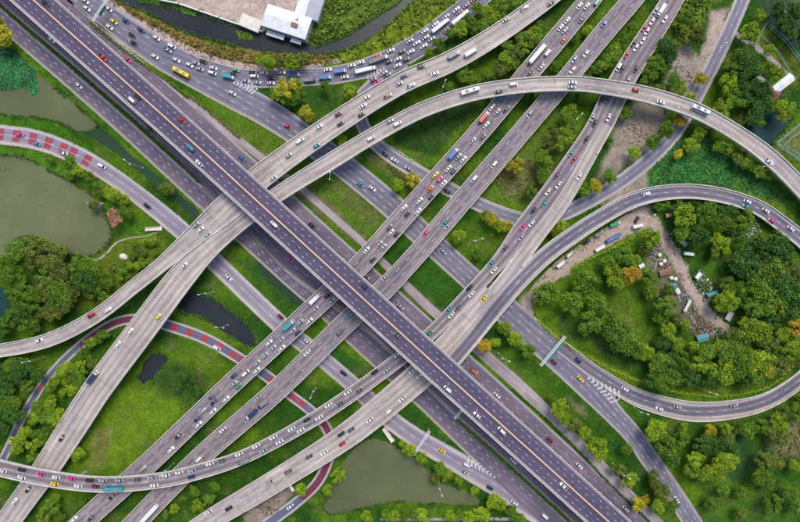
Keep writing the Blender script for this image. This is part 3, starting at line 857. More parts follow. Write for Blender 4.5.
TREES = []    # (px, py, r_px, hue, area)
def trees(area, txt):
    for item in txt.split(';'):
        p = item.split()
        if len(p) >= 3: TREES.append((float(p[0]), float(p[1]), float(p[2]), int(p[3]) if len(p) > 3 else 1, area))
def wood(area, poly, r, hues, gap=1.25, seed=0, cap=99):
    rr = random.Random(seed)
    xs = [p[0] for p in poly]; ys = [p[1] for p in poly]
    got = []
    for _ in range(4000):
        if len(got) >= cap: break
        x, y = rr.uniform(min(xs), max(xs)), rr.uniform(min(ys), max(ys))
        q = rr.uniform(*r)
        if not bool(in_poly(poly, np.array([x]), np.array([y]))[0]): continue
        if all(math.hypot(x - a, y - b_) > (q + c) * .5 * gap for a, b_, c in got):
            got.append((x, y, q)); TREES.append((x, y, q, rr.choice(hues), area))
wood('wood beside the left pond', [(16, 242), (60, 246), (92, 262), (92, 290), (62, 312), (32, 326), (0, 334), (0, 264)], (7, 11), (0, 1, 1, 5, 1), 1.15, 1, 30)
wood('wood at the left edge', [(0, 362), (44, 366), (30, 392), (14, 425), (0, 440)], (6, 9), (0, 1, 0), 1.1, 2, 14)
wood('thicket along the narrow road', [(110, 326), (104, 342), (86, 376), (62, 424), (38, 460), (14, 452), (26, 425), (42, 398), (58, 376), (78, 350), (98, 332)], (4.2, 6.5), (2, 1, 2, 2, 1), 1.05, 3, 40)
trees('left pond bank', '49 158 4 1;70 164 6 1;80 171 6 2;70 175 4 1;90 178 5 1;96 185 5 1;104 189 5 2;114 195 7 2;123 200 6.5 2;100 193 4 1;115 219 8.5 6;128 214 6 1;94 205 5 5')
trees('left side verges', '3 36 10 3;0 23 5 3;169 189 6.5 5')
trees('lower left corner', '80 453 6 2;54 504 8 1;45 515 7 2;82 502 4 1;60 516 5 1')
trees('bushes by the lower viaduct', '215 488 5 1;208 498 5 1;199 505 6 2;183 498 4 1;175 508 4.5 2;166 515 4 1;194 492 5 1')
trees('bank of the bottom pond', '338 475 7 2;328 490 6 2;410 450 6.5 2;422 458 6.5 2;401 444 3 2;440 469 7 1;449 475 5 2;458 479 5 2;435 478 5 5;475 490 4.5 2;301 488 5.5 2;314 501 5 1')
trees('bottom edge row', '367 516 6 2;386 514 5.5 1;395 515 5 2;404 516 5 1;413 515 5 1;423 513 6 2;432 513 5 1;451 515 6 2;461 514 5 1;470 516 6 2;478 514 7 2;495 500 7 2;484 514 7 2;511 510 6 1;502 505 5 2;520 519 5 1;291 522 5 1')
trees('strip beside the service road', '564 418 6 2;575 425 6.5 5;583 432 6.5 2;597 447 9 2;627 449 6 1;619 470 7 5;630 480 7.5 2;638 504 7 3;643 500 6 4;655 482 7 5;661 491 7 5;671 504 7 1;658 507 6 2;652 475 5 5;505 328 7 2;515 338 7.5 2;528 350 7 1;485 346 7 4;494 342 4 2;559 408 8 2;552 398 4 1')
trees('wood inside the right loop', '''546 294 13 1;585 281 12 1;572 302 11 1;596 302 10 1;612 274 9 2;624 256 8 1;629 275 9 4;608 262 7 1;618 284 8 2;589 322 11 1;608 316 9 1;616 334 13 1;628 342 12 1;637 350 9 1;604 326 8 0;
646 352 8 2;660 362 10 1;670 378 10 1;677 346 6 2;680 358 9 1;694 346 5 2;698 364 8 2;706 352 9 1;722 368 13 2;728 352 11 1;734 338 9 1;736 366 11 1;720 348 8 2;758 360 10 2;756 373 9 1;765 366 8 3;752 330 12 2;746 324 8 2;761 337 9 1;
778 368 10 5;782 334 7 2;786 352 10 2;796 328 9 4;795 348 9 2;769 343 8 5;660 318 7 1;668 330 8 2;685 326 5 2;662 343 7 0;652 380 8 0;662 382 9 1;710 379 8 0;684 218 10 2;680 234 8 1;706 216 10 1;720 222 9 1;718 242 8 2;726 248 5 2;738 226 9 1;746 218 8 1;698 236 10 0;
714 254 6 1;650 238 10 2;644 249 6 5;650 292 6 2;648 277 9 1;664 306 11 1;718 304 11 2;740 262 13 0;752 268 13 0;768 270 13 1;760 252 12 0;772 242 12 0;754 284 10 1;740 288 8 1;728 284 7 1;766 304 13 1;752 307 9 1;777 305 10 2;780 288 12 0;792 276 10 5;794 295 12 0;788 260 8 1;
782 252 9 0;736 238 8 0;730 232 7 0;772 320 9 0;790 312 9 0;740 300 8 0;634 260 7 2;676 318 5 5;706 366 7 1;744 380 7 0;690 378 8 0;672 360 8 0;744 350 7 1;772 354 7 1;798 362 7 1;798 310 9 1;668 291 6 1''')
wood('shrubs inside the loop edge', [(652, 208), (660, 203), (700, 202), (738, 208), (736, 214), (700, 209), (668, 209)], (3.5, 5), (0, 1, 1), 1.1, 5, 18)
trees('row by the arched viaduct', '720 146 6 1;728 150 6 2;738 158 6 5;744 164 6 1;752 166 5 1;760 172 6 2;766 176 4 1;700 133 6 2;690 145 7 2;677 155 5 3;696 139 5 1')
trees('wood beside the winding road', '''722 110 9 2;740 123 5 5;752 116 8 0;782 110 9 2;666 130 8 1;679 119 6 4;652 142 7 1;764 108 8 0;758 122 5 1;749 34 9 2;740 58 9 1;726 84 9 2;700 78 6 3;748 50 6 1;746 66 9 0;752 78 10 0;760 90 9 0;744 90 10 0;736 100 9 1;754 100 9 0;776 74 7 2;
770 68 6 1;662 48 9 0;652 60 8 1;670 56 7 0;650 72 8 1;696 38 8 5;660 90 6 5;680 90 6 2;644 82 6 1;758 16 6 2;776 12 7 0;792 12 8 0;786 26 8 0;798 36 8 0;665 68 6 1;672 82 7 1;730 70 8 1;766 98 8 1;634 92 6 1;684 20 8 1;770 50 5 2;690 98 5 2''')
trees('wood below the right loop', '''654 430 10 2;664 446 12 1;680 440 10 1;652 424 6 2;684 425 5 2;710 428 6 3;726 428 5 2;728 439 6 5;708 444 9 0;694 458 8 2;690 470 8 1;720 460 9 2;708 472 8 2;727 463 8 2;716 471 8 2;700 476 6 1;746 424 8 1;760 423 8 1;776 419 8 2;
762 460 9 5;760 476 9 1;776 462 8 5;768 484 6 1;794 466 6 2;780 434 10 5;792 402 8 1;799 391 7 1;784 410 7 1;740 494 6 1;712 503 6 1;772 504 9 1;741 514 6 5;700 444 8 0;720 444 8 0;734 450 7 0;672 460 7 0;738 425 6 1;796 505 8 1;788 492 7 1;724 492 6 1''')
trees('strip beside the canal', '268 64 8 2;261 61 6 2;292 64 7 2;299 60 6 5;278 62 6 5')
trees('triangular island', '288 89 10 3;280 96 8 2;273 94 5 1;296 86 7 2;307 113 7 3;350 92 6 2;354 97 5 5;325 86 5 1;291 99 7 1;299 98 6 1')
trees('bank between high viaducts', '460 74 6 1;464 80 5 2;450 86 5 1;470 77 6 2;534 34 8 2;530 41 8 5;524 48 7 2;516 54 8 5;508 60 8 2;500 70 7 5;514 66 6 1;492 74 5 1;506 44 6 1;484 76 5 1;520 36 6 1;540 26 6 1;476 86 5 1')
trees('bank right of the jammed road', '488 12 6 2;500 6 7 2;514 4 6 1;492 20 6 2;484 24 6 1;470 22 6 1;460 30 6 2;450 34 5 1;438 44 5 1;428 52 5 2;474 30 5 1;478 8 5 1;500 18 5 1')
trees('clearing between viaducts', '''568 114 8 2;564 138 9 2;556 134 8 5;558 144 7 2;548 146 7 5;516 166 7 3;544 160 10 1;572 130 6 1;610 140 4 1;634 154 6 2;610 176 7 1;596 187 6 3;584 192 6 1;620 112 6 1;594 70 6 1;600 66 6 2;608 60 6 1;616 48 6 2;624 40 5 1;632 28 5 1;
576 38 4 1;588 30 4 2;556 66 5 1;588 80 5 1;546 178 7 1;530 190 7 1''')
trees('verges near the centre', '492 220 7 3;500 226 6 2;510 228 6 3;564 228 6 2;556 234 5 2;458 236 6 2;456 242 4 1;478 254 5 1;414 181 7 3;397 187 5 2;342 140 5 2;486 216 5 2')
trees('lower left corner', '184 376 5 0;192 384 5 0;198 392 5 0;178 388 4 0')
wood('planted strip by the pond', [(120, 250), (150, 240), (160, 250), (130, 278), (100, 300), (92, 292)], (3.5, 5.5), (1, 2, 5, 1), 1.5, 9, 18)

ORD = ['', 'first', 'second', 'third', 'fourth', 'fifth', 'sixth', 'seventh', 'eighth', 'ninth', 'tenth', 'eleventh', 'twelfth', 'thirteenth', 'fourteenth', 'fifteenth',
       'sixteenth', 'seventeenth', 'eighteenth', 'nineteenth', 'twentieth']
def ordn(n):
    if n <= 20: return ORD[n]
    t = {2: 'twenty', 3: 'thirty', 4: 'forty', 5: 'fifty'}[n // 10]
    return (t + '-' + ORD[n % 10]) if n % 10 else t[:-1] + 'ieth'

def size_word(r): return 'big' if r >= 9.5 else ('small' if r < 6.1 else 'medium')
TRACK = [(658, 229), (664, 238), (670, 246), (675, 255), (680, 264), (684, 273), (688, 282), (693, 290), (698, 298), (704, 306), (709, 313), (720, 322)]
DECKS = [q for q in ROADS.values() if q.deck]
BUSH_R = 6.1
big_ = sorted([t for t in TREES if t[2] >= BUSH_R], key=lambda t: -t[2]); small_ = sorted([t for t in TREES if t[2] < BUSH_R], key=lambda t: -t[2])
REST = big_[300:] + small_[300:]
TREES = big_[:300] + small_[:300]
cnt = {}
for i, t in enumerate(sorted(range(len(TREES)), key=lambda k: TREES[k][0])):
    x, y, r, hue, area = TREES[t]
    key = (size_word(r), r < 4.6, hue, area)
    cnt.setdefault(key, []).append(t)
tree_rank = {t: (k + 1, len(v)) for v in cnt.values() for k, t in enumerate(v)}
for i, (x, y, r, hue, area) in enumerate(TREES):
    R = r * MPP * 1.12
    zc = min(2.0 + R * .95, 9.0)
    p = at(x, y, zc)
    for tx, ty in TRACK:
        c_ = at(tx, ty); v_ = p - c_; dd = np.linalg.norm(v_); need = R * .8 + 2.2
        if dd < need: p = p + v_ / max(dd, .1) * (need - dd)
    for q in DECKS:
        _, off, g_, qh = q.near(p[0], p[1])
        if g_ < R * .85 and qh < zc + R * .8:
            j = int(np.argmin((q.x - p[0]) ** 2 + (q.y - p[1]) ** 2))
            p = p + q.n[j] * (1 if off > 0 else -1) * min(R * .85 - g_, 6)
    bush = r < 4.6; small = r < BUSH_R
    rz = random.uniform(0, 2 * PI)
    nm = 'bush' if bush else ('small_tree' if small else 'tree')
    o = empty(nm, (p[0], p[1], 0), rz)
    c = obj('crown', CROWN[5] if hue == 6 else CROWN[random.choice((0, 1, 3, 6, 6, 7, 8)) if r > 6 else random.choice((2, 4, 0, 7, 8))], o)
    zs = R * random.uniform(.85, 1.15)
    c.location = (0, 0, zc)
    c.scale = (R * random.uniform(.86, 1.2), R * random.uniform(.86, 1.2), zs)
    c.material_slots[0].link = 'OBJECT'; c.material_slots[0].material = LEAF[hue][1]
    tr = obj('trunk', TRUNK, o)
    tr.scale = (R * .9, R * .9, zc)
    k, n = tree_rank[i]
    s = size_word(r) + ' ' + LEAF[hue][2] + (' bush' if bush else ' tree')
    tag(o, (ordn(k) + ' ' + s + ' from left in ' + area) if n > 1 else (s + ' in ' + area), nm.replace('_', ' '), area)

# ------------------------------------------------------------------ low scrub, reeds, floating plants and hedges
def free_of_roads(x, y, m=.3):
    for q in GROUND_ROADS:
        if q.near(x, y)[2] < m: return False
    return True
GROUND_ROADS = [r for r in ROADS.values() if not r.deck] + [ROADS['loop_ground']]
all_rx = np.concatenate([r.x for r in GROUND_ROADS]); all_ry = np.concatenate([r.y for r in GROUND_ROADS]); all_hw = np.concatenate([r.hw for r in GROUND_ROADS])
def clear_mask(P, m=.5):
    ok = np.ones(len(P), bool)
    for s in range(0, len(P), 4000):
        q = P[s:s + 4000]
        d = np.hypot(q[:, :1] - all_rx[None], q[:, 1:2] - all_ry[None]) - all_hw[None]
        ok[s:s + 4000] = d.min(1) > m
    return ok
def tufts(name, P, size, mat, label, zs=.5, cover=None):
    n = len(P)
    nr = rng.normal(size=(n, 3)) * .5 + np.array((0, 0, 1.0)); nr /= np.linalg.norm(nr, axis=1)[:, None]
    a = np.cross(nr, rng.normal(size=(n, 3))); a /= np.linalg.norm(a, axis=1)[:, None]
    b_ = np.cross(nr, a); s = (size * rng.uniform(.5, 1.5, n))[:, None]
    c = np.column_stack([P[:, 0], P[:, 1], rng.uniform(.1, zs, n)])
    V = np.stack([c + a * s, c + b_ * s * .6, c - a * s, c - b_ * s * .6], 1).reshape(-1, 3)
    V[:, 2] = np.maximum(V[:, 2], .03)
    F = [(4 * i, 4 * i + 1, 4 * i + 2, 4 * i + 3) for i in range(n)]
    T = np.clip(fbm(P[:, 0] * .2, P[:, 1] * .2, 77) + rng.normal(scale=.25, size=n), 0, 1)
    o = obj(name, mesh_data(name, V, F, mat, tone=T, col=None if cover is None else np.repeat(cover, 4, axis=0)))
    return tag(o, label, kind='stuff')
def sample_poly(poly, n, clump=0.0):
    xs = [p[0] for p in poly]; ys = [p[1] for p in poly]
    X, Y = rng.uniform(min(xs), max(xs), n * 3), rng.uniform(min(ys), max(ys), n * 3)
    k = in_poly(poly, X, Y)
    if clump: k &= fbm(X * .25, Y * .25, 91) > clump
    X, Y = X[k][:n], Y[k][:n]
    return np.column_stack([(X - 400) * MPP, (261 - Y) * MPP])
def no_water(P):
    X, Y = P[:, 0] / MPP + 400, 261 - P[:, 1] / MPP
    k = np.ones(len(P), bool)
    for Q in WATERS.values(): k &= ~in_poly([tuple(q) for q in Q], X, Y)
    return P[k]
frame = [(-15, -15), (815, -15), (815, 537), (-15, 537)]
def land(P):
    ix = np.clip(np.searchsorted(gx, P[:, 0]), 0, len(gx) - 1); iy = np.clip(np.searchsorted(gy, P[:, 1]), 0, len(gy) - 1)
    return base[iy, ix]
P = sample_poly(frame, 110000, .40)
P = no_water(P); P = P[clear_mask(P)]
yard = [(160, -20), (345, -20), (310, 42), (262, 32), (180, 5)]
X, Y = P[:, 0] / MPP + 400, 261 - P[:, 1] / MPP
P = P[~in_poly(yard, X, Y)]
cv = land(P); k = cv[:, 0] < cv[:, 1] * .93
k2 = ~k & (rng.random(len(P)) < .10) & (fbm(P[:, 0] * .15, P[:, 1] * .15, 44) > .48)
k2 &= ~in_poly([(510, 320), (520, 290), (640, 195), (665, 215), (740, 330), (725, 345), (640, 250), (560, 285)], P[:, 0] / MPP + 400, 261 - P[:, 1] / MPP)
cv[k2] = (.075, .12, .015); k |= k2
P = P[k]; cv = cv[k]
m, nt, b = new_mat('weeds')
ca = N(nt, 'ShaderNodeAttribute', attribute_name='Cover'); ta = N(nt, 'ShaderNodeAttribute', attribute_name='tone')
nt.links.new(scale_col(nt, ca.outputs['Color'], rng_map(nt, ta.outputs['Fac'], 0, 1, .65, 1.75)), b.inputs['Base Color'])
b.inputs['Roughness'].default_value = .8; b.inputs['Specular IOR Level'].default_value = .15
tufts('undergrowth', P, .5, m, 'low green weeds over the verges', .3, cv)
P = sample_poly([(417, -5), (468, -5), (425, 27), (395, 47), (340, 63), (322, 58), (375, 38)], 1500, .45)
P2 = sample_poly([(318, -5), (400, -5), (372, 18), (350, 32), (318, 44), (308, 38)], 1500, .5)
P3 = sample_poly([(655, 0), (712, 0), (700, 35), (680, 50), (655, 60)], 900, .5)
P = np.vstack([P, P2, P3]); P = P[clear_mask(P)]
tufts('scrub', P, .8, leaf_mat('scrub leaves', (.085, .155, .012), .7), 'yellow-green scrub on the banks', 1.6)
P = sample_poly([(112, 0), (150, 19), (200, 42), (250, 52), (330, 56), (330, 64), (300, 66), (262, 65), (210, 56), (160, 31), (108, 4)], 5200, .35)
P = P[clear_mask(P, 2.6)]
tufts('reeds', P, .7, leaf_mat('reed leaves', (.21, .17, .035), .6), 'brown and olive reeds along the canal', 1.8)
P = sample_poly([(-10, 46), (10, 48), (36, 70), (39, 92), (32, 96), (28, 88), (-10, 92)], 4200, .30)
tufts('floating_plants', P, .6, leaf_mat('floating teal leaves', (.026, .165, .062), .8), 'teal floating plants on the upper left pond', .4)
P = sample_poly([(235, 30), (250, 33), (254, 40), (240, 40)], 160)
P = np.vstack([P, sample_poly([(182, 8), (196, 12), (196, 16), (182, 13)], 160)])
tufts('floating_plants', P, .6, LEAF[1][1], 'small green patches floating on the canal', .4)
P = sample_poly([(658, 150), (680, 140), (702, 137), (742, 166), (792, 205), (770, 199), (735, 187), (690, 181), (650, 186)], 7500, .42)
P = P[clear_mask(P)]
tufts('marsh_plants', P, .7, leaf_mat('marsh leaves', (.032, .145, .030), .75), 'lush teal-green marsh plants inside the right bend', .5)
P = sample_poly([(768, 415), (785, 405), (800, 412), (800, 450), (782, 458), (768, 440)], 700, .5)
P = np.vstack([P, sample_poly([(500, 170), (550, 150), (555, 185), (530, 200), (505, 196), (495, 180)], 800, .5)])
tufts('dry_grass', P, .7, leaf_mat('dry grass leaves', (.16, .15, .06), .5), 'brownish dry grass patches', .8)
fr = []
for key_, Q in WATERS.items():
    if key_ in ('channel', 'strip_pond'): continue
    q0 = np.vstack([Q, Q[:1]])
    for a_, b_ in zip(q0[:-1], q0[1:]):
        n_ = int(np.hypot(*(b_ - a_)) * 5)
        if n_ and fbm(np.array([a_[0] * .07]), np.array([a_[1] * .07]), 61)[0] > .40:
            t_ = rng.random(n_)[:, None]
            fr.append(a_ + (b_ - a_) * t_ + rng.normal(scale=.75 * (.4 + 1.4 * float(vnoise(np.array([a_[0] * .2]), np.array([a_[1] * .2]), 5)[0])), size=(n_, 2)))
fr = np.vstack(fr); P = np.column_stack([(fr[:, 0] - 400) * MPP, (261 - fr[:, 1]) * MPP]); P = P[clear_mask(P)]
tufts('bank_plants', P, .5, leaf_mat('bank leaves', (.040, .105, .012), .7), 'green plants fringing the ponds and canal', .8)
fr = sample_poly([(-10, 150), (110, 180), (125, 245), (60, 262), (-10, 262)], 260, .62)
tufts('floating_plants', fr, .45, leaf_mat('floating scum', (.10, .15, .03), .5), 'thin scum floating on the left pond', .2)
# planted rows
rows = []
for k in range(9):
    for t in np.linspace(0, 1, 60):
        x = 98 + k * 6.2 + t * 22 - k * .5; y = 296 - t * 24 - k * 5.8
        if in_poly([(95, 255), (118, 240), (160, 233), (168, 250), (130, 285), (92, 306)], np.array([x]), np.array([y]))[0]:
            for _ in range(5): rows.append(((x - 400 + random.gauss(0, .5)) * MPP, (261 - y + random.gauss(0, .4)) * MPP))
tufts('crop_rows', np.array(rows), .6, LEAF[1][1], 'green planted rows beside the left pond', 1.2)

def hedge(px, w, hgt, label, mat, dens=9, group=None):
    P = catmull(np.array(px, float), 1.0)
    X, Y = (P[:, 0] - 400) * MPP, (261 - P[:, 1]) * MPP
    n = int(len(X) * dens)
    i = rng.integers(0, len(X) - 1, n); t = rng.random(n)
    x = X[i] + (X[i + 1] - X[i]) * t + rng.normal(scale=w * .3, size=n)
    y = Y[i] + (Y[i + 1] - Y[i]) * t + rng.normal(scale=w * .3, size=n)
    nr = rng.normal(size=(n, 3)) * .6 + np.array((0, 0, 1.0)); nr /= np.linalg.norm(nr, axis=1)[:, None]
    a = np.cross(nr, rng.normal(size=(n, 3))); a /= np.linalg.norm(a, axis=1)[:, None]
    b_ = np.cross(nr, a); s = (.38 * rng.uniform(.6, 1.4, n))[:, None]
    c = np.column_stack([x, y, hgt * np.sqrt(rng.random(n))])
    V = np.stack([c + a * s, c + b_ * s, c - a * s, c - b_ * s], 1).reshape(-1, 3)
    F = [(4 * k, 4 * k + 1, 4 * k + 2, 4 * k + 3) for k in range(n)]
    o = obj('hedge', mesh_data('hedge', V, F, mat, tone=np.clip(rng.normal(.5, .25, n), 0, 1)))
    return tag(o, label, 'hedge', group)
p = at(95, 205)
mb = MB()
mb.loft([[(q * (1 + .25 * math.sin(3 * k + q)) * math.cos(2 * PI * k / 12), .55 * q * (1 + .2 * math.cos(2.3 * k)) * math.sin(2 * PI * k / 12), z) for k in range(12)] for z, q in ((-.2, 5.6), (.25, 4.8), (.6, 3.2), (.8, 1.2))])
tag(mb.build('islet', M['dirt'], None, (p[0], p[1], 0), smooth=True), 'small bare islet in the left pond', kind='structure')
hedge([(-10, -5), (0, 5), (60, 57.5), (140, 126), (200, 182.5)], 1.5, .9, 'long thin hedge between the two side roads at upper left', leaf_mat('hedge leaves', (.060, .11, .022)), 10)
hedge([(456, 418), (500, 458), (566, 518), (600, 550)], 1.6, .9, 'long thin hedge between the two side roads at bottom', LEAF[1][1], 12)
hedge([(90, 22), (120, 47), (160, 76), (200, 104), (240, 138)], 1.4, .9, 'ragged yellowish hedge beside the pink car', LEAF[5][1], 8)
hedge([(533, 300), (538, 318), (556, 337), (590, 358), (640, 381), (690, 394), (730, 395), (765, 387), (790, 370)], 1.5, 1.0, 'curved yellow-green hedge lining the inside of the loop', LEAF[2][1], 8)
hedge([(570, 270), (600, 253), (620, 244), (645, 231)], 2.0, 1.2, 'yellow-green hedge along the parking lot', LEAF[2][1], 12)
hedge([(388, 165), (398, 174), (408, 180)], 2.4, 1.0, 'short olive hedge beside the winding road', LEAF[5][1], 12)
hedge([(512, 389), (560, 432), (606, 480), (650, 522)], 1.0, .8, 'thin dark hedge along the service road', LEAF[0][1], 8)
# ------------------------------------------------------------------ vehicles
PAINT = {
    'w': ('white', (.74, .74, .74)), 'g': ('silver', (.38, .40, .43)), 'd': ('black', (.018, .020, .024)), 'n': ('navy', (.018, .035, .11)),
    'u': ('blue', (.03, .13, .38)), 'c': ('teal', (.03, .30, .33)), 'e': ('green', (.03, .30, .14)), 'r': ('red', (.50, .018, .03)),
    'k': ('pink', (.72, .045, .26)), 'm': ('maroon', (.16, .02, .05)), 'y': ('yellow', (.82, .60, .02)), 'o': ('orange', (.68, .17, .03)),
    'x': ('purple-grey', (.10, .075, .13)), 't': ('tan', (.48, .30, .18)), 'l': ('grey', (.12, .13, .15)),
}
for k, (nm, c) in PAINT.items():
    m_, nt_, b_ = new_mat('car paint ' + nm)
    b_.inputs['Base Color'].default_value = (*c, 1)
    b_.inputs['Roughness'].default_value = .38
    b_.inputs['Coat Weight'].default_value = .35
    b_.inputs['Coat Roughness'].default_value = .15
    M['paint_' + k] = m_
M['glass'] = plain('dark car glass', (.014, .018, .022), .12, var=0)
M['tyre'] = plain('black rubber and trim', (.018, .018, .018), .8)
M['lamp_white'] = plain('headlight lens', (.75, .75, .70), .2)
M['lamp_red'] = plain('tail light lens', (.40, .01, .01), .3)
M['cargo_white'] = plain('white cargo box', (.70, .70, .71), .55, var=.1, scale=.5)
M['cargo_grey'] = plain('weathered grey cargo box', (.20, .21, .23), .7, var=.2, scale=.5)
VM = [M['paint_w'], M['tyre'], M['lamp_white'], M['lamp_red']]
def frame_car(mb, L, W, belt, hood, roof, x0, x1, x2, x3, trunk):
    """lower body with shaped nose and tail, a roof panel, wheels and lights; returns the glasshouse"""
    h = L / 2
    def ring(x, w, zt, zb=.28):
        return [(x, -w * .94, zb), (x, w * .94, zb), (x, w, zb + .25), (x, w * .98, zt - .12), (x, w * .86, zt), (x, -w * .86, zt), (x, -w * .98, zt - .12), (x, -w, zb + .25)]
    w = W / 2
    mb.loft([ring(-h, w * .78, trunk - .14, .42), ring(-h + .14, w * .93, trunk - .03), ring(-h * .62, w, trunk), ring(x0, w, belt), ring(x3, w, belt),
             ring(h * .62, w * .99, hood), ring(h - .28, w * .92, hood - .10), ring(h, w * .70, hood - .28, .42)][::-1])
    rw = w * .74
    mb.loft([[(x, -rw * q, roof - .05), (x, rw * q, roof - .05), (x, rw * q * .93, roof + .02), (x, -rw * q * .93, roof + .02)] for x, q in ((x2, .95), (x2 - .12, 1), (x1 + .12, 1), (x1, .95))])
    for sx in (-h * .60, h * .62):
        for sy in (-1, 1):
            mb.bar((sx, sy * (w - .22), .32), (sx, sy * (w + .01), .32), .32, 1, 12)
    for sy in (-1, 1):
        mb.box(h - .30, h - .06, sy * w * .66 - .17, sy * w * .66 + .17, hood - .26, hood - .13, 2)
        mb.box(-h + .02, -h + .20, sy * w * .70 - .15, sy * w * .70 + .15, trunk - .20, trunk - .06, 3)
        mb.box(x3 - .35, x3 - .15, sy * (w + .09) - .09, sy * (w + .09) + .09, belt, belt + .13, 0)
    g = MB()
    bw = w * .90
    bot = [(x0, -bw, belt - .02), (x3, -bw, belt - .02), (x3, bw, belt - .02), (x0, bw, belt - .02)]
    top = [(x1, -rw, roof - .04), (x2, -rw, roof - .04), (x2, rw, roof - .04), (x1, rw, roof - .04)]
    g.loft([bot, top])
    return g
def V_sedan():
    mb = MB(); g = frame_car(mb, 4.75, 1.85, .92, .86, 1.45, -1.75, -1.05, .25, 1.10, .93)
    return [('', mb, VM), ('window_glass', g, [M['glass']])]
def V_hatch():
    mb = MB(); g = frame_car(mb, 4.35, 1.86, 1.0, .95, 1.62, -2.02, -1.70, .30, 1.05, .98)
    return [('', mb, VM), ('window_glass', g, [M['glass']])]
def V_van():
    mb = MB(); g = frame_car(mb, 4.95, 1.92, 1.15, 1.05, 1.98, -2.35, -2.2, 1.05, 1.75, 1.1)
    return [('', mb, VM), ('window_glass', g, [M['glass']])]
def V_pickup():
    mb = MB(); g = frame_car(mb, 5.3, 1.9, 1.02, .98, 1.68, -.75, -.55, .62, 1.25, .62)
    w = .93
    for s in (-1, 1): mb.box(-2.6, -.8, s * w - .06, s * w + .06, .6, 1.1, 0)
    mb.box(-2.66, -2.56, -w, w, .6, 1.08, 0)
    bed = MB(); bed.box(-2.55, -.82, -w + .08, w - .08, .66, .70)
    return [('', mb, VM), ('window_glass', g, [M['glass']]), ('cargo_bed', bed, [M['tyre']])]
def cab(mb, g, x0, x1, W, H):
    w = W / 2
    def ring(x, ww, z0, z1): return [(x, -ww, z0), (x, ww, z0), (x, ww, z1 - .2), (x, ww * .9, z1), (x, -ww * .9, z1), (x, -ww, z1 - .2)]
    mb.loft([ring(x1, w * .9, .5, H * .62), ring(x1 - .25, w, .45, H * .70), ring(x1 - .75, w, .45, H), ring(x0, w, .45, H - .04)])
    g.loft([[(x1 - .27, -w * .88, H * .72), (x1 - .27, w * .88, H * .72), (x1 - .20, w * .88, H * .72), (x1 - .20, -w * .88, H * .72)],
            [(x1 - .76, -w * .80, H - .08), (x1 - .76, w * .80, H - .08), (x1 - .66, w * .80, H - .08), (x1 - .66, -w * .80, H - .08)]])
    for s in (-1, 1):
        g.box(x1 - 1.35, x1 - .8, s * w - .02, s * w + .02, H * .62, H * .88)
        mb.box(x1 - .12, x1 + .01, s * w * .68 - .16, s * w * .68 + .16, .6, .8, 2)
def axles(mb, xs, W, r=.48):
    for x in xs:
        for s in (-1, 1): mb.bar((x, s * (W / 2 - .35), r), (x, s * W / 2, r), r, 1, 12)
def V_truck(L=8.2, box='cargo_white', H=3.1):
    mb, g, c = MB(), MB(), MB()
    cab(mb, g, L / 2 - 1.75, L / 2, 2.2, 2.35)
    mb.box(-L / 2 + .1, L / 2 - 1.6, -.45, .45, .55, .85, 1)
    axles(mb, (-L / 2 + 1.4, L / 2 - 1.0), 2.2)
    c.loft([[(-L / 2, -1.15, z), (L / 2 - 1.95, -1.15, z), (L / 2 - 1.95, 1.15, z), (-L / 2, 1.15, z)] for z in (.88, H)])
    for k in range(5):
        x = -L / 2 + .5 + k * (L - 2.9) / 4
        c.box(x - .05, x + .05, -1.17, 1.17, H - .02, H + .035)
    return [('', mb, VM), ('windscreen', g, [M['glass']]), ('cargo_box', c, [M[box]])]
def V_trailer(L=15.0, box='cargo_white', H=3.5):
    mb, g, c = MB(), MB(), MB()
    cab(mb, g, L / 2 - 2.3, L / 2, 2.4, 3.0)
    mb.box(L / 2 - 5.4, L / 2 - 2.0, -.5, .5, .6, .95, 1)
    axles(mb, (-L / 2 + 1.2, -L / 2 + 2.5, L / 2 - 4.4, L / 2 - 1.2), 2.4, .5)
    c.loft([[(-L / 2, -1.25, z), (L / 2 - 2.8, -1.25, z), (L / 2 - 2.8, 1.25, z), (-L / 2, 1.25, z)] for z in (1.1, H)])
    for k in range(8):
        x = -L / 2 + .5 + k * (L - 4.0) / 7
        c.box(x - .05, x + .05, -1.27, 1.27, H - .02, H + .04)
    return [('', mb, VM), ('windscreen', g, [M['glass']]), ('trailer', c, [M[box]])]
def V_bus(L=11.5):
    mb, g = MB(), MB()
    w = 1.25
    def ring(x, ww, z1, z0=.4): return [(x, -ww, z0), (x, ww, z0), (x, ww, z1 - .35), (x, ww * .86, z1), (x, -ww * .86, z1), (x, -ww, z1 - .35)]
    mb.loft([ring(L / 2, w * .9, 2.6), ring(L / 2 - .25, w, 3.0), ring(L / 2 - .9, w, 3.15), ring(-L / 2 + .3, w, 3.15), ring(-L / 2, w * .95, 2.9)])
    axles(mb, (-L / 2 + 2.4, L / 2 - 2.2), 2.5, .5)
    ac = MB(); ac.box(-L * .30, -L * .08, -.75, .75, 3.1, 3.38, taper=.08); ac.box(L * .12, L * .26, -.6, .6, 3.1, 3.32, taper=.08)
    for s in (-1, 1): g.box(-L / 2 + .6, L / 2 - .8, s * w - .03, s * w + .03, 1.5, 2.6)
    g.box(L / 2 - .24, L / 2 + .0, -w * .85, w * .85, 1.5, 2.75)
    return [('', mb, VM), ('window_glass', g, [M['glass']]), ('roof_unit', ac, [M['cargo_grey']])]
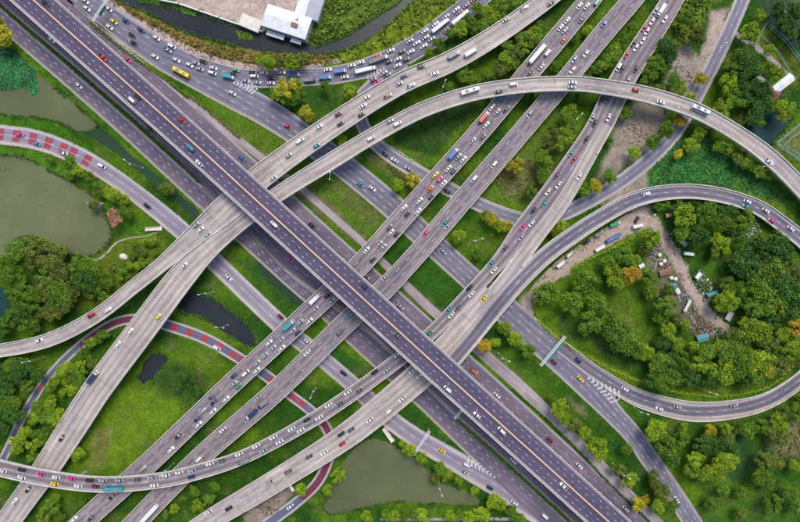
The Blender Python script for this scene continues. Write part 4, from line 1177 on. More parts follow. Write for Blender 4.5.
KIND = {   # code: (object name, category, words, builder)
    's': ('car', 'car', 'sedan', V_sedan), 'h': ('car', 'car', 'hatchback', V_hatch), 'v': ('van', 'van', 'van', V_van), 'p': ('pickup_truck', 'pickup', 'pickup', V_pickup),
    't': ('box_truck', 'truck', 'box truck', lambda: V_truck(8.2)), 'q': ('box_truck', 'truck', 'grey-boxed truck', lambda: V_truck(7.6, 'cargo_grey')),
    'T': ('trailer_truck', 'truck', 'trailer truck', V_trailer), 'Q': ('trailer_truck', 'truck', 'long grey trailer truck', lambda: V_trailer(14.5, 'cargo_grey')),
    'b': ('bus', 'bus', 'bus', V_bus), 'U': ('box_truck', 'truck', 'truck with a coloured box', lambda: V_truck(8.4)),
}
PROTO = {}
def proto(kind):
    if kind not in PROTO:
        PROTO[kind] = [(n, mb.data(n or KIND[kind][0], mats, smooth=False), mats) for n, mb, mats in KIND[kind][3]()]
    return PROTO[kind]
def vehicle(kind, col, x, y, z, rz, scale=1.06):
    parts = proto(kind)
    o = obj(KIND[kind][0], parts[0][1], None, (x, y, z), rz)
    o.scale = (scale, scale, scale)
    o.material_slots[0].link = 'OBJECT'; o.material_slots[0].material = M['paint_' + (col if kind != 'U' else 'w')]
    for n, me, mats in parts[1:]:
        c = obj(n, me, o)
        if kind == 'U' and n == 'cargo_box':
            c.material_slots[0].link = 'OBJECT'; c.material_slots[0].material = M['paint_' + col]
    return o
CARS = {
 'expressway': '45 3 d s;103 57.6 r p;132 100 w v;137 96.5 d s;181.6 120.4 r s;191 148 c v;199 163 w s;274.4 224.4 w v;365 287 n s;397 335.4 l s;447.6 389 w v;477 415 w s;501.6 430.4 w v;563.6 486 w p',
 'south_inner': '51.6 40 w s;150 129 d s;290 259 k s;513.6 461.4 w s',
 'south_outer': '79 85.6 w s;545 516 w v',
 'north_side': '127.6 59.6 k s;225 150.6 g s;242 158.4 u s;312 225.6 d s;367 276 g s;400.6 306.6 g s;474 371.6 o p;497 395.4 w s;550 440.4 m s;579.6 466 w s;626 509 w s',
 'frontage': '87 8.4 w s;85.6 1 w s;109 9 w s;114 21.6 y s;125.6 21 n s;109.6 27 w s;140.6 30 d s;132 35 d s;134 43 d h;156.6 38 w s;155 56.6 w s;172 46.4 w v;168 50 g p;176.6 60 w s;189.6 65 w s;182 73 y b;232.6 93 w s;288 126.4 r h;360.6 184.6 c s;372.4 188.4 w s;443.4 251.4 g s;554 362 m s;578.6 360.6 n h;580.6 379 y s;677 500 w s',
 'canal_road': '196 63 g s;204 59.6 d s;200 69 g s;213.6 68 w s;212.4 73 w v;229 76.6 c U;234 73 d s;236.4 68.4 e h;246 81 g s;257.6 82.6 g s;255.6 76 w v;253 71.6 d s;263 71.4 w s;272 78 d s;271 83 w s;285 71.6 w s;291 75.6 u U;297 82.6 w s;310 80.6 l q;325.6 78 u U;333 69 w s;341 71.6 u U;345 77 w s;349.6 66 w s;363 61 w s;366 70.4 w T;373 62 w Q;378 56 r s;391 50.4 w s;402 51.6 d h;389 61.6 n s;398 59 w s;406.4 59.4 d s;397.6 65.4 w s;411 51.6 w s;410 41 g s;417 43 w s;424 46 w s;428 36 g s;432 39 g s;425 31 w s;435.6 24 w s;438.5 28 w T;447 29 l s;446 16.4 g s;459 19 w T;457 9 w s;462 10 m s;467 5 x s;471 2.4 r s;475 5 d s',
 'under_road': '387 74 x s;378 81.6 k s;371.6 77 m s;382 70 g s;385 154 d s;394.4 160 w s;408.4 168.4 g s;447 191.4 d s',
 'high_north': '454 55.4 n U;470.6 53 w t;421 66.6 d s;404.4 76 n s;435 73.6 w s;411 85.4 w p;399.4 83.6 g s;388 96 t p;366.4 97.6 w s;524.4 8 w p;551 3.4 d s;506 19.6 g s;300 141 w v;288.6 155.6 g s;274.4 179 g s;317 145.6 c s;319 127 w s;338.6 114 m s;341 123.4 d s;361.6 114.6 d s;363 106 w s;196 225 g s;200.6 229.6 w s;210.4 237.6 g s;108 310 w s;92 315 r p;39 340.4 w s',
 'high_west': '470 91.4 w b;513.6 84.4 w v;499 91.6 d s;573 82.4 w s;572.4 87 g s;636 90 r h;661 102 w s;390 121 g s;397.6 124 w v;371 138.4 w v;700 110 w b;770 161.6 w p;184 265.6 w s;130.4 331.6 w s;118 344.6 w s;93.5 377 n U;158 317 y s;61.4 438 d s;28 489.4 d s;14.4 501.4 w s',
 'busy_deck': '579.6 5.6 w s;587 6 w s;597 2.4 e v;582 19.4 x s;567.4 20.4 w s;561 27 w s;565 30.4 g s;564.4 39.6 r s;537 54.5 w T;547.6 53 w v;541.6 67 g s;530.4 72.4 d s;501.4 98 c v;491 108.4 w s;485 116 r U;497.4 112 g s;506.6 109 d s;486.4 125 w s;483 137 x s;473 140.6 g s;453.4 154 u U;458.6 156.4 g s;463.6 159.4 w s;448.6 168.4 w s;453.6 171 n h;435.6 175 y s;440 179 k h;443.4 183.4 w s;430.6 188.4 o s;419.6 200.6 w s;431.4 196.4 d h;404 207.6 w s;407.6 213.6 n s;418.6 211.6 w s;389.6 227.4 l s;391 232.4 w s;397 233.6 d s;379.6 244 g s;383.6 247 g s;366.4 250 w s;373 259.6 d s;328 295.6 d s;331.6 301.4 g s;315 299 w t;315 309 g s;309.6 321 w s;300 322 g s;289 325 c U;292.4 331 g s;298 332.6 n s;269 343 w s;281 340 g s;273 348 g s;282 348.4 w s;265 355.6 g s;257 363 g s;256.6 370.4 w s;245.6 373 w v;234 375.6 n s;234 383.6 g s;238.6 386.6 e s;226 399 w s;211.6 396.4 x s;214 402 d s;213 411.4 w s;201 412.6 g s;198.6 424.4 w s;199 417 n s;178 436 d s;171 449.6 w s;143 468.4 g s;112 496.6 d s;91 518 n s;74 519 w s',
 'quiet_deck': '604 24 u h;586 53.6 w s;574.4 59.4 g s;572.6 70 w s;529.4 114 g s;494 164.6 w v;474 179 w v;444.8 223 c s;447.4 226 g s;426 233.4 k h;384.4 277.6 g s;350 315.5 c h;339.4 333 l v;307 353 w s;257.4 398 g s;254 412 n U;261 405.5 n q;222.6 430 w s;199 459 w v;150 513 w T',
 'east_deck': '654 9 g s;656.4 14.4 w t;653 20 w s;665 19 w s;645 24 r s;646 31 w s;643 40.4 w s;633 42 d s;636 47 w s;626 53.6 r s;618 67 w v;622.4 68.4 d s;636 69 d h;628 80 g s;600 99.4 d s;607 99 l s;592.4 117.4 g s;595 123 d s;608.6 117.6 w s;586.6 139 d s;571.4 153.4 c s;574.4 159 r s;579.4 176.4 w s;557 175.4 x s;558.4 185 w s;548 191.6 w s;544.6 204 c h;533.6 210.4 n s;531.6 223.4 w s;523.4 226.4 k s;521.4 237 g s;505 248.4 x s;491 263 c s;494 270.4 w s;469.6 288 d s;471.4 294 w s;448 309.6 c s;458 308 l s;451.4 315 w s;429 334 e s;397.4 354.6 w s;386.4 370.6 g s;374.4 372.4 d s;347.6 392.4 w s;359 391 l s;328.4 405.4 w s;340 404 l s;2.6 471 w s;21 470 d s;21.4 477.6 w s;40.4 474.4 k s;56 477.4 w s;54.4 484 y s;70.6 478.6 k s;78 486 w s;89 480.4 d s;95 486.4 m s;102.6 480.6 g s;119 480.4 g s;114.5 488 c b;137 479.6 l s;151.6 477.6 g s;154 485.5 w s;165.6 475.4 w s;179 472.6 w s;191.6 470.6 g s;191 477 n s;209.6 464 w s;221.6 461 l s;239 454.4 w s;244 461 l q;256 446.4 w s;263 451 g s;273.4 437.6 w s;279.4 442 w s;291.4 429 w s;300.4 430.4 w s;306.6 420 d s;319 418 w s',
 'gore_deck': '483.6 299 y s',
 'south_deck': '412 371 w s;420 375.6 w s;402 399 w s;388 411.6 w v;369.6 420.4 w s;351 430 l s;341 434.4 d s;342 444 r h;324 453 w s;268 483 g p;288 472 l v;309 457 l s;228.6 508.6 d s;208 512 w s',
 'west_loop': '20 134.6 k s;37 144 c s;64 153.4 w p;102 166 w v;147 206 d s;228.4 277.6 w s;281 316.4 m h;308 342 w s;343.6 373.4 d s;442 450.6 y s;467 464.6 w v;465.4 472.4 g s;490 488 n h;514.4 503 w s',
 'narrow': '217 347.6 w v;11.4 440.4 y s;290 507 w s',
 'loop_ground': '646 194 w p;747.6 201.4 w s;746 206 c s;766 210.4 w s;771.6 220.4 k s;791 228.6 w s;625 389 w s;659.4 408.6 w s;677.4 407 g s;734.4 405.4 g s',
}
DIRN = {'expressway': 0, 'busy_deck': -1, 'south_deck': -1, 'high_north': -1, 'loop_ground': 0, 'under_road': 0}
ALLC = []
for key, txt in CARS.items():
    r = ROADS[key]
    for it in txt.split(';'):
        x, y, c, k = it.split(); x = float(x); y = float(y)
        hd = float(r.h[int(np.argmin((r.ppx[:, 0] - x) ** 2 + (r.ppx[:, 1] - y) ** 2))])
        p = at(x, y, hd + .8)
        d, off, g_, h = r.near(*p)
        d = min(max(d, 0), r.L)
        lim = r.hwd(d) - (1.75 if k in 'tqTQbU' else 1.5)
        off = max(-lim, min(lim, off))
        i = int(np.argmin(np.abs(r.s - d)))
        X, Y, H = r.ev(d, off)
        s = DIRN.get(key, 1)
        if s == 0: s = 1 if off > 0 else -1
        a = math.atan2(r.t[i, 1], r.t[i, 0]) + (PI if s < 0 else 0)
        ALLC.append(dict(key=key, px=x, py=y, c=c, k=k, X=X, Y=Y, H=H, d=d, a=a, L={'T': 15, 'Q': 14.5, 'b': 11.5, 't': 8.2, 'q': 7.6, 'U': 8.4}.get(k, 4.9), off=off))
# nobody overlaps: slide cars of one lane apart along their road
for key in CARS:
    cs = [c for c in ALLC if c['key'] == key]
    r = ROADS[key]
    for _ in range(60):
        mv = False
        for i, a in enumerate(cs):
            for b in cs[i + 1:]:
                dd = b['d'] - a['d']; need = (a['L'] + b['L']) * .53 + .5
                if abs(dd) < need and abs(a['off'] - b['off']) < 2.35:
                    do = b['off'] - a['off']
                    if abs(dd) < 2.6 and abs(do) > .7:      # nearly side by side: part sideways
                        q = (2.4 - abs(do)) / 2 * (1 if do > 0 else -1)
                        a['off'] -= q; b['off'] += q
                    else:
                        q = (need - abs(dd)) / 2 + .02; q = q if dd >= 0 else -q
                        a['d'] -= q; b['d'] += q
                    mv = True
        for a in cs:
            lim = r.hwd(a['d']) - (1.6 if a['L'] > 7 else 1.35)
            a['off'] = max(-lim, min(lim, a['off']))
        if not mv: break
    for a in cs:
        a['d'] = min(max(a['d'], 0), r.L)
        a['X'], a['Y'], a['H'] = r.ev(a['d'], a['off'])
def words_of(c):
    return (PAINT[c['c']][0] + ' ' + KIND[c['k']][2]) if c['k'] not in 'qQU' else {'q': PAINT[c['c']][0] + '-cabbed grey truck', 'Q': 'grey trailer truck', 'U': PAINT[c['c']][0] + '-boxed truck'}[c['k']]
by = {}
for c in ALLC: by.setdefault((c['key'], words_of(c)), []).append(c)
seen = set()
for (key, wd), L in by.items():
    sgn = INFO[key][3]
    L.sort(key=lambda c: c['d'] * sgn)
    phrase, end = INFO[key][1], INFO[key][2]
    onp = 'on the ' + phrase
    for i, c in enumerate(L):
        lab = None
        if len(L) == 1: lab = 'the only ' + wd + ' ' + onp
        else:
            near = [q for q in ALLC if q['key'] == key and q is not c and len(by[(key, words_of(q))]) == 1 and math.hypot(q['px'] - c['px'], q['py'] - c['py']) < 14]
            near.sort(key=lambda q: math.hypot(q['px'] - c['px'], q['py'] - c['py']))
            for q in near[:1]:
                same = [w for w in L if w is not c and math.hypot(q['px'] - w['px'], q['py'] - w['py']) < 20]
                if not same: lab = wd + ' beside the ' + words_of(q) + ' ' + onp
            if lab is None: lab = ordn(i + 1) + ' ' + wd + ' from the ' + end + ' ' + onp
        if len(lab.split()) > 16: lab = lab.replace('the only ', '')
        c['lab'] = lab
for c in ALLC:
    i = int(np.argmin(np.abs(ROADS[c['key']].s - c['d'])))
    o = vehicle(c['k'], c['c'], c['X'], c['Y'], c['H'] + .02, c['a'] + random.gauss(0, .015), 1.0 if c['L'] < 7 else (.86 if c['key'] == 'canal_road' else .95))
    tag(o, c['lab'], KIND[c['k']][1], 'vehicles on the ' + INFO[c['key']][1])
# parked vehicles beside the loop
for x, y, c, k, a, lab in ((569.5, 254.5, 'w', 'v', 40, 'white van parked under the edge of the loop road'), (561, 263.5, 'g', 't', 40, 'silver truck parked beside the loop road'),
        (587, 241.5, 'd', 'p', 38, 'black pickup parked in the beige dirt lot'), (599, 233.5, 'g', 'T', 33, 'grey and white lorry parked at the top of the dirt lot'), (615, 224, 'e', 'U', 20, 'truck with a green box parked in the dirt lot'),
        (613, 238, 'u', 'b', 28, 'bright blue bus parked in the dirt lot'), (600, 248, 'w', 't', 30, 'white truck parked below the blue bus'), (638, 226, 'w', 'U', 14, 'white truck at the mouth of the dirt track'),
        (689, 254, 'g', 't', -8, 'silver truck parked among the wood by the dirt track'), (637, 219.5, 'd', 's', 60, 'small black car standing in the dirt lot')):
    p = at(x, y, 1.0)
    kk = 'q' if k == 'T' else k
    o = vehicle(kk, c, p[0], p[1], .05, math.radians(a), .82 if kk in 'btqU' else 1.0)
    tag(o, lab, KIND[kk][1], 'vehicles parked near the loop')

# ------------------------------------------------------------------ lamp posts, sign gantries
def lamp_post(x, y, h, rz, lab, arm=2.4):
    p = at(x, y)
    o = empty('lamp_post', (p[0], p[1], 0), rz)
    mb = MB(); mb.bar((0, 0, 0), (0, 0, h), .17, r2=.10, n=8); mb.box(-.35, .35, -.35, .35, 0, .35)
    mb.build('pole', M['steel'], o)
    mb = MB(); mb.bar((0, 0, h - .2), (arm, 0, h + .35), .07, n=6); mb.bar((0, 0, h - .2), (-arm * .5, 0, h + .25), .07, n=6)
    mb.build('arm', M['steel'], o)
    mb = MB(); mb.box(arm - .3, arm + .9, -.26, .26, h + .26, h + .46, taper=.2); mb.box(-arm * .5 - .7, -arm * .5 + .2, -.24, .24, h + .18, h + .36, taper=.2)
    mb.build('lamp_head', M['white'], o)
    tag(o, lab, 'lamp post', 'lamp posts standing in the grass')
for x, y, h, rz, lab in ((143, 168, 17, 2.5, 'tall pale lamp post over the dark green channel, right of the left ground road'), (44, 357, 14, 3.3, 'tall lamp post in the wood below the upper left viaduct'),
        (442, 92, 13, 1.2, 'lamp post between the two high viaducts at top centre'), (569, 125, 17, .8, 'tall lamp post in the clearing between straight viaducts'),
        (214, 292, 17, 3.3, 'lamp post at the edge of the dark pond'), (333, 181, 15, 1.5, 'lamp post in the green strip right of the expressway'), (474, 241, 16, .3, 'lamp post in the grass near the centre right'),
        (498, 353, 20, -.4, 'lamp post right of the pale service road'), (706, 57, 16, .7, 'long lamp post on the bare earth by the winding road'), (747, 171, 16, .3, 'lamp post in the marsh plants by the arched viaduct'),
        (695, 385.5, 17, -.3, 'lamp post in the grass inside the bottom of the loop'), (612, 463, 19, -.5, 'lamp post in the bushes by the service road'), (438, 477, 19, -1.2, 'lamp post over the bottom pond'),
        (174, 463, 14, -2.3, 'lamp post between the two straight viaducts at bottom left'), (640, 218, 13, .3, 'lamp post at the mouth of the dirt track'), (785, 12, 14, .4, 'lamp post at the top right corner'),
        (228, 325, 12, 3.0, 'small lamp post between dark pond and busy viaduct'), (316, 388, 13, -2, 'lamp post in the grass left of the curving viaduct'), (634, 407, 12, -.3, 'lamp post at the tip of the grass beside the gore')):
    lamp_post(x, y, h, rz, lab)
def gantry(p0, p1, h, lab, signs=()):
    a, b = at(*p0, h), at(*p1, h)
    L = np.linalg.norm(b - a); rz = math.atan2(*(b - a)[::-1])
    o = empty('sign_gantry', (a[0], a[1], 0), rz)
    for x in (0, L):
        mb = MB(); mb.bar((x, -.5, 0), (x, -.35, h), .2, n=8); mb.bar((x, .5, 0), (x, .35, h), .2, n=8)
        mb.build('post', M['steel'], o)
    mb = MB()
    for yy in (-.55, .55):
        mb.box(-.4, L + .4, yy - .12, yy + .12, h - .1, h + .15); mb.box(-.4, L + .4, yy - .08, yy + .08, h - 1.1, h - .95)
    n = int(L / 1.6)
    for k in range(n + 1):
        x = k * L / n
        mb.box(x - .06, x + .06, -.5, .5, h - .05, h + .1)
        if k < n: mb.bar((x, -.5, h), (x + L / n, .5, h), .05, n=4)
    mb.build('truss', M['white'], o)
    for x0, x1, tilt in signs:
        mb = MB(); x0 *= L; x1 *= L
        mb.loft([[(x0, y - .06, z), (x1, y - .06, z), (x1, y + .06, z), (x0, y + .06, z)] for y, z in ((-.75, h - 2.2), (-.75 - tilt, h + .5))])
        mb.build('sign_panel', M['sign_green'], o)
    tag(o, lab, 'sign gantry')
gantry((541, 365.5), (565, 337), 7, 'white sign gantry with green panels across the wide blue-grey road', ((.18, .46, .9), (.55, .86, .9)))
gantry((414, 455), (429, 432), 7, 'white sign gantry above the yellow taxi at bottom centre', ((.3, .7, .2),))
gantry((93, 20), (108, -2), 7, 'white sign gantry across the frontage road at top left', ((.3, .7, .2),))
gantry((455, 418.5), (462, 410.5), 6, 'small sign gantry over the narrow side road at bottom centre')

# ------------------------------------------------------------------ buildings and enclosures
def px_rot(x0, y0, x1, y1, h):
    a, b = at(x0, y0, h), at(x1, y1, h)
    return a, float(np.linalg.norm(b - a)), math.atan2(*(b - a)[::-1])
M['roof_white'] = plain('white metal roof', (.68, .70, .73), .55, var=.22, scale=.25)
M['roof_grey'] = plain('grey metal roof', (.36, .38, .42), .6, var=.1, scale=.2)
M['roof_brown'] = plain('rusty brown roof', (.24, .12, .09), .8, var=.2, scale=.5)
M['roof_maroon'] = plain('maroon tiled roof', (.22, .08, .08), .8, var=.2, scale=.8)
M['roof_teal'] = plain('teal tarpaulin', (.07, .26, .27), .7, var=.35, scale=.8)
M['roof_blue'] = plain('blue sheet roof', (.06, .14, .36), .6, var=.2, scale=.8)
M['wall'] = plain('grey rendered wall', (.45, .44, .42), .8, var=.15, scale=.4)
M['window'] = plain('dark window glass', (.04, .05, .06), .2)
M['net'] = plain('teal painted netting frame', (.22, .46, .40), .6)
M['wood'] = plain('weathered planks', (.33, .25, .19), .9, var=.3, scale=1)
def rect_block(o, x0, x1, y0, y1, h, roof, name_w='wall', ridge=0.0, ribs=0, over=.4):
    mb = MB(); mb.box(x0, x1, y0, y1, 0, h); mb.build(name_w, M['wall'], o)
    rf = MB()
    ym = (y0 + y1) / 2
    a, b, c, d = x0 - over, x1 + over, y0 - over, y1 + over
    rf.loft([[(a, c, h + .01), (a, d, h + .01), (a, d, h + .2), (a, ym, h + .2 + ridge), (a, c, h + .2)], [(b, c, h + .01), (b, d, h + .01), (b, d, h + .2), (b, ym, h + .2 + ridge), (b, c, h + .2)]])
    if ribs:
        for k in range(1, ribs):
            x = a + (b - a) * k / ribs
            rf.loft([[(x - .06, c, h + .2), (x + .06, c, h + .2), (x + .06, c, h + .27), (x - .06, c, h + .27)], [(x - .06, ym, h + .2 + ridge), (x + .06, ym, h + .2 + ridge), (x + .06, ym, h + .27 + ridge), (x - .06, ym, h + .27 + ridge)],
                     [(x - .06, d, h + .2), (x + .06, d, h + .2), (x + .06, d, h + .27), (x - .06, d, h + .27)]])
    return rf.build('roof', roof, o)
# the white shed at the canal
a, L, rz = px_rot(262, 25, 305, 39, 7)
o = empty('warehouse', (a[0], a[1], 0), rz)
rf = rect_block(o, 0, L, 0, 12.5, 7, M['roof_white'], ridge=.9, ribs=12)
mb = MB(); mb.box(16.5, 20.5, 4.2, 6.6, 8.0, 8.6); mb.build('roof_vent', M['roof_brown'], rf)
mb = MB(); mb.box(18.5, 19.5, 8.8, 9.8, 7.8, 8.7); mb.build('chimney', M['roof_grey'], rf)
rect_block(o, 16, 21.6, 13.0, 29, 6, M['roof_white'], ridge=.5)
rect_block(o, 22.2, 29.5, 13.0, 31, 5.6, M['roof_grey'], ridge=.4, ribs=5)
mb = MB(); mb.box(2.5, 13.5, -3.4, -.5, 3.2, 3.4); mb.box(17.5, 24.0, -2.9, -.5, 3.4, 3.6); mb.build('awning', M['roof_white'], o)
for x in (2.7, 8, 13.3, 17.7, 23.8):
    mb = MB(); mb.bar((x, -3.0, 0), (x, -3.0, 3.2), .1, n=6); mb.build('awning_post', M['steel'], o)
for k in range(5):
    mb = MB(); mb.box(2 + k * 4.6, 4.4 + k * 4.6, -.06, -.01, 1.4, 3.0); mb.build('window', M['window'], o)
tag(o, 'large white-roofed warehouse on the canal bank at top centre', 'warehouse')
a, L, rz = px_rot(243, 14, 262, 22, 3)
o = empty('shed', (a[0], a[1], 0), rz); rect_block(o, 0, L, -6.5, 0, 3, M['parapet'], ridge=.3)
mb = MB(); mb.box(1, 2, -6.56, -6.51, .2, 2.1); mb.build('door', M['roof_grey'], o)
tag(o, 'beige flat shed left of the white-roofed warehouse', 'shed', None)
def wall_line(name, pts, h, w, mat, lab, cat, posts=0):
    o = empty(name, (*at(*pts[0]), 0))
    O = at(*pts[0]); mb = MB(); pb = MB()
    for (x0, y0), (x1, y1) in zip(pts[:-1], pts[1:]):
        a, b = at(x0, y0) - O, at(x1, y1) - O
        d = b - a; L = np.linalg.norm(d); rz = math.atan2(d[1], d[0]); c = (a + b) / 2
        if posts:
            for z in (h, .4): mb.box(-L / 2, L / 2, -w / 2, w / 2, z - w, z, 0, rz, c)
            n = max(1, int(L / posts))
            for k in range(n + 1):
                q = a + d * k / n
                pb = MB(); pb.bar((q[0], q[1], 0), (q[0], q[1], h + .15), w * .7, n=6); pb.build('post', mat, o)
        else:
            mb.box(-L / 2 - w / 2, L / 2 + w / 2, -w / 2, w / 2, 0, h, 0, rz, c)
    mb.build('rail' if posts else 'wall_panel', mat, o)
    if not posts:
        mb = MB()
        for (x0, y0), (x1, y1) in zip(pts[:-1], pts[1:]):
            a, b = at(x0, y0) - O, at(x1, y1) - O
            d = b - a; L = np.linalg.norm(d)
            mb.box(-L / 2 - w / 2 - .08, L / 2 + w / 2 + .08, -w / 2 - .08, w / 2 + .08, h + .003, h + .13, 0, math.atan2(d[1], d[0]), (a + b) / 2)
        mb.build('coping', M['white'], o)
    tag(o, lab, cat)
    return o
wall_line('boundary_wall', [(160, 1), (180, 5), (200, 12), (220, 19), (243, 27), (262, 32.5)], 2.0, .5, M['parapet'], 'pale boundary wall between paved yard and canal', 'wall')
wall_line('netted_fence', [(754, 46), (764.5, 23), (785, 42), (812, 78)], 2.4, .22, M['net'], 'teal fence round the upper netted field at right', 'fence', 6)
wall_line('netted_fence', [(761, 37), (775, 50), (794, 80)], 1.5, .14, M['net'], 'thin teal inner fence across the upper netted field', 'fence', 6)
wall_line('netted_fence', [(822, 105), (775, 144), (812, 170)], 2.4, .24, M['net'], 'teal fence with a sharp corner beside the dark teal pond', 'fence', 6)
wall_line('netted_fence', [(818, 117), (783, 145), (812, 164)], 1.5, .14, M['net'], 'inner teal fence of the lower netted field', 'fence', 6)
def house(x0, y0, x1, y1, depth, h, roof, lab, ridge=1.5):
    a, L, rz = px_rot(x0, y0, x1, y1, h)
    o = empty('house', (a[0], a[1], 0), rz); rect_block(o, 0, L, 0, depth, h, roof, ridge=ridge, ribs=6)
    mb = MB(); mb.box(L * .4, L * .4 + 1, -.06, -.01, .1, 2.2); mb.build('door', M['wood'], o)
    for k in (.12, .72):
        mb = MB(); mb.box(L * k, L * k + 1.2, -.06, -.01, 1, 2.2); mb.build('window', M['window'], o)
    tag(o, lab, 'house')
house(762, 92, 775, 100, 5.5, 3.5, M['roof_maroon'], 'small house with maroon roof in the trees at upper right', 1.4)
house(776, 94, 794, 80, 4.5, 3.5, M['roof_white'], 'pale-roofed house at the end of the drive', .8)
house(756, 78, 776, 96, 3.0, 3.0, M['kerb'], 'long beige outbuilding beside the maroon-roofed house', .5)
# huts, canopies, heaps along the dirt track
def canopy(x, y, l, w, ang, mat, lab, h=2.6):
    p = at(x, y, h); l *= .85; w *= .85
    o = empty('canopy', (p[0], p[1], 0), math.radians(ang))
    mb = MB(); mb.loft([[(-l / 2, -w / 2, h - .3), (-l / 2, 0, h + .25), (-l / 2, w / 2, h - .3), (-l / 2, w / 2, h - .42), (-l / 2, 0, h + .12), (-l / 2, -w / 2, h - .42)],
                        [(l / 2, -w / 2, h - .3), (l / 2, 0, h + .25), (l / 2, w / 2, h - .3), (l / 2, w / 2, h - .42), (l / 2, 0, h + .12), (l / 2, -w / 2, h - .42)]])
    mb.build('canopy_roof', M[mat], o)
    for sx in (-1, 1):
        for sy in (-1, 1):
            mb = MB(); mb.bar((sx * (l / 2 - .2), sy * (w / 2 - .2), 0), (sx * (l / 2 - .2), sy * (w / 2 - .2), h - .35), .06, n=5)
            mb.build('post', M['steel'], o)
    tag(o, lab, 'canopy', 'canopies and huts along the dirt track')
for args in ((669, 215, 4, 3, 10, 'orange', 'orange canopy by the top of the dirt track'), (652, 233, 5, 3, -55, 'roof_blue', 'blue and white canopy right of the dirt track'), (684, 243, 5, 3, -40, 'roof_grey', 'grey canopy above the silver parked truck'),
             (651, 252, 6, 3, 8, 'roof_blue', 'blue roofed hut left of the dirt track'), (666, 272, 9, 4.5, 15, 'roof_brown', 'long brown roof left of the dirt track'), (672, 287, 7, 4, 20, 'roof_teal', 'dark teal tarpaulin left of the dirt track'),
             (678, 291, 4, 3, -60, 'roof_white', 'small white roof at the left edge of the dirt track'), (713, 294, 8, 3, 22, 'roof_teal', 'pale teal roof right of the dirt track'), (688, 306, 9, 2.2, 62, 'parapet', 'long narrow pale roof pointing up right'),
             (730, 316, 7, 4, 60, 'roof_grey', 'grey roof at the lower end of the dirt track'), (703, 338, 8, 5.5, 15, 'roof_teal', 'bright teal tarpaulin at the end of the track'), (666, 346, 7, 4, 0, 'roof_blue', 'dull blue tarpaulin in the trees left'),
             (642, 266, 4, 3, 30, 'roof_white', 'small white roof at the edge of the clearing'), (291, 488, 5.5, 2.2, -58, 'roof_white', 'small white hut under the pale lower viaduct'), (281, 491, 4, 3.4, 20, 'roof_teal', 'green tarpaulin in the debris under the pale viaduct'),
             (646, 252, 4, 3, 60, 'roof_grey', 'grey roof left of the blue roofed hut'), (699, 276, 5, 3, 50, 'roof_white', 'white roof right of the dirt track middle')):
    canopy(*args)
for x, y, lab in ((660, 255, 'white umbrella nearest the dirt track top'), (665, 261, 'white umbrella of the middle pair, left'), (661.5, 264, 'white umbrella of the middle pair, lower'), (672, 278, 'white umbrella under the brown roof, left'), (676, 279, 'white umbrella under the brown roof, right')):
    p = at(x, y, 2.4); o = empty('umbrella', (p[0], p[1], 0))
    mb = MB(); n = 8; R = 1.15
    top = [(0, 0, 2.9)]; ring = [(R * math.cos(2 * PI * k / n), R * math.sin(2 * PI * k / n), 2.25) for k in range(n)]; low = [(0, 0, 2.8)]
    mb.add(top + ring + low, [(0, 1 + k, 1 + (k + 1) % n) for k in range(n)] + [(n + 1, 1 + (k + 1) % n, 1 + k) for k in range(n)])
    mb.build('shade', M['white'], o); mb = MB(); mb.bar((0, 0, 0), (0, 0, 2.8), .04); mb.build('pole', M['steel'], o)
    tag(o, lab, 'umbrella', 'white umbrellas by the dirt track')
def heap(x, y, rad, mats, n, lab, seed):
    n = int(n * 2.2)
    rr = random.Random(seed); p = at(x, y); o = None
    mb = MB()
    for _ in range(n):
        q, d = rr.uniform(0, 6.28), rad * math.sqrt(rr.random())
        l, w = rr.uniform(.3, 1.5) * (1.6 if rr.random() < .1 else 1), rr.uniform(.12, .4)
        z = (1 - d / rad) * .9
        mb.box(-l / 2, l / 2, -w / 2, w / 2, z, z + rr.uniform(.12, .5), rr.randrange(len(mats)), rr.uniform(0, 3.14), (d * math.cos(q), d * math.sin(q)))
    o = mb.build('debris_heap', [M[k] for k in mats], None, (p[0], p[1], 0.02))
    tag(o, lab, 'debris', kind='stuff'); return o
del_cat = lambda o: o
heap(268, 503, 7.5, ('wood', 'roof_brown', 'kerb', 'bark'), 130, 'heap of broken planks and rubble beside the narrow road', 1)
heap(700, 327, 6.5, ('roof_brown', 'wood', 'tyre'), 90, 'dark brown heap of planks at the end of the dirt track', 2)
heap(708, 330, 5, ('pink_walk', 'kerb', 'wood', 'bark'), 70, 'pinkish rubble heap on the dirt track', 3)
heap(703, 286, 5.5, ('kerb', 'roof_teal', 'wood', 'bark', 'white'), 40, 'scattered boards and sheets right of the dirt track', 4)
heap(752, 229, 5.5, ('white', 'roof_grey', 'kerb', 'tyre'), 36, 'white wreckage lying in the wood under the loop road', 5)
heap(655, 268, 4.5, ('kerb', 'wood', 'bark'), 34, 'pale scrap left of the dirt track', 6)
heap(636, 130, 10, ('kerb', 'pink_walk', 'bark', 'wood'), 60, 'rubble scattered on the bare pinkish ground', 7)
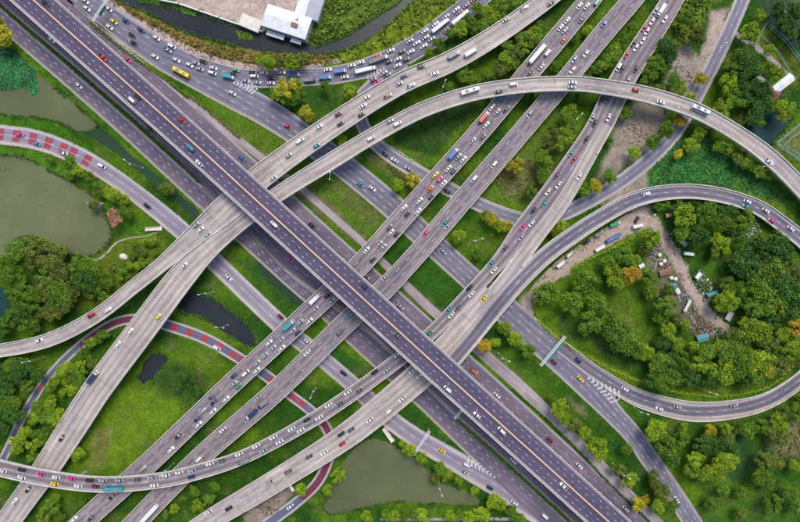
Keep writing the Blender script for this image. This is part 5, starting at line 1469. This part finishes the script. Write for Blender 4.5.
heap(680, 72, 8, ('kerb', 'pink_walk', 'bark', 'roof_grey'), 50, 'rubble scattered left of the winding road', 8)
for i_, (hx, hy, hr) in enumerate(((658, 246, 3.5), (656, 258, 4), (680, 278, 3), (692, 310, 4), (700, 276, 3.5), (706, 298, 3), (676, 252, 2.5), (668, 236, 3), (718, 334, 3.5), (690, 322, 4))):
    heap(hx, hy, hr, ('wood', 'kerb', 'roof_brown', 'roof_grey', 'bark'), 24, ordn(i_ + 1) + ' loose scrap pile beside the dirt track inside the loop', 40 + i_)
heap(684, 300, 4.0, ('wood', 'bark', 'kerb', 'roof_blue'), 34, 'loose boards by the middle of the dirt track', 9)
heap(664, 268, 4.0, ('roof_brown', 'pink_walk', 'bark'), 40, 'brown scrap by the white umbrellas', 10)
for x, y, a, lab in ((388, 434, -55, 'small white concrete culvert at the head of the bottom pond'), (153.5, 229, 4, 'small white concrete weir at the right end of the left pond')):
    p = at(x, y); mb = MB()
    mb.box(-4.5, 4.5, -.9, .9, 0, 1.0); mb.box(-4.5, 4.5, -1.15, -.905, 0, 1.5); mb.box(-4.5, 4.5, .905, 1.15, 0, 1.5); mb.box(4.505, 5.2, -1.4, 1.4, 0, 1.2)
    tag(mb.build('culvert', M['parapet'], None, (p[0], p[1], 0), math.radians(a)), lab, 'culvert')
p = at(124, 257); mb = MB(); mb.loft([[(r_ * 1.2 * math.cos(2 * PI * k / 9 + .2), r_ * math.sin(2 * PI * k / 9), z) for k in range(9)] for z, r_ in ((0, 2.2), (1.2, 2.0), (2.0, .9))])
tag(mb.build('tent', M['parapet'], None, (p[0], p[1], 0)), 'small off-white tent among the planted rows', 'tent')
p = at(40, 245); mb = MB(); mb.box(-7.5, 7.5, -1.2, 1.2, .6, .9)
for k in range(6):
    for s in (-1, 1): mb.bar((-7 + k * 2.8, s * 1.0, 0), (-7 + k * 2.8, s * 1.0, .6), .12, n=5)
tag(mb.build('jetty', M['wood'], None, (p[0], p[1], 0), math.radians(-26)), 'narrow grey jetty in the trees beside the left pond', 'jetty')
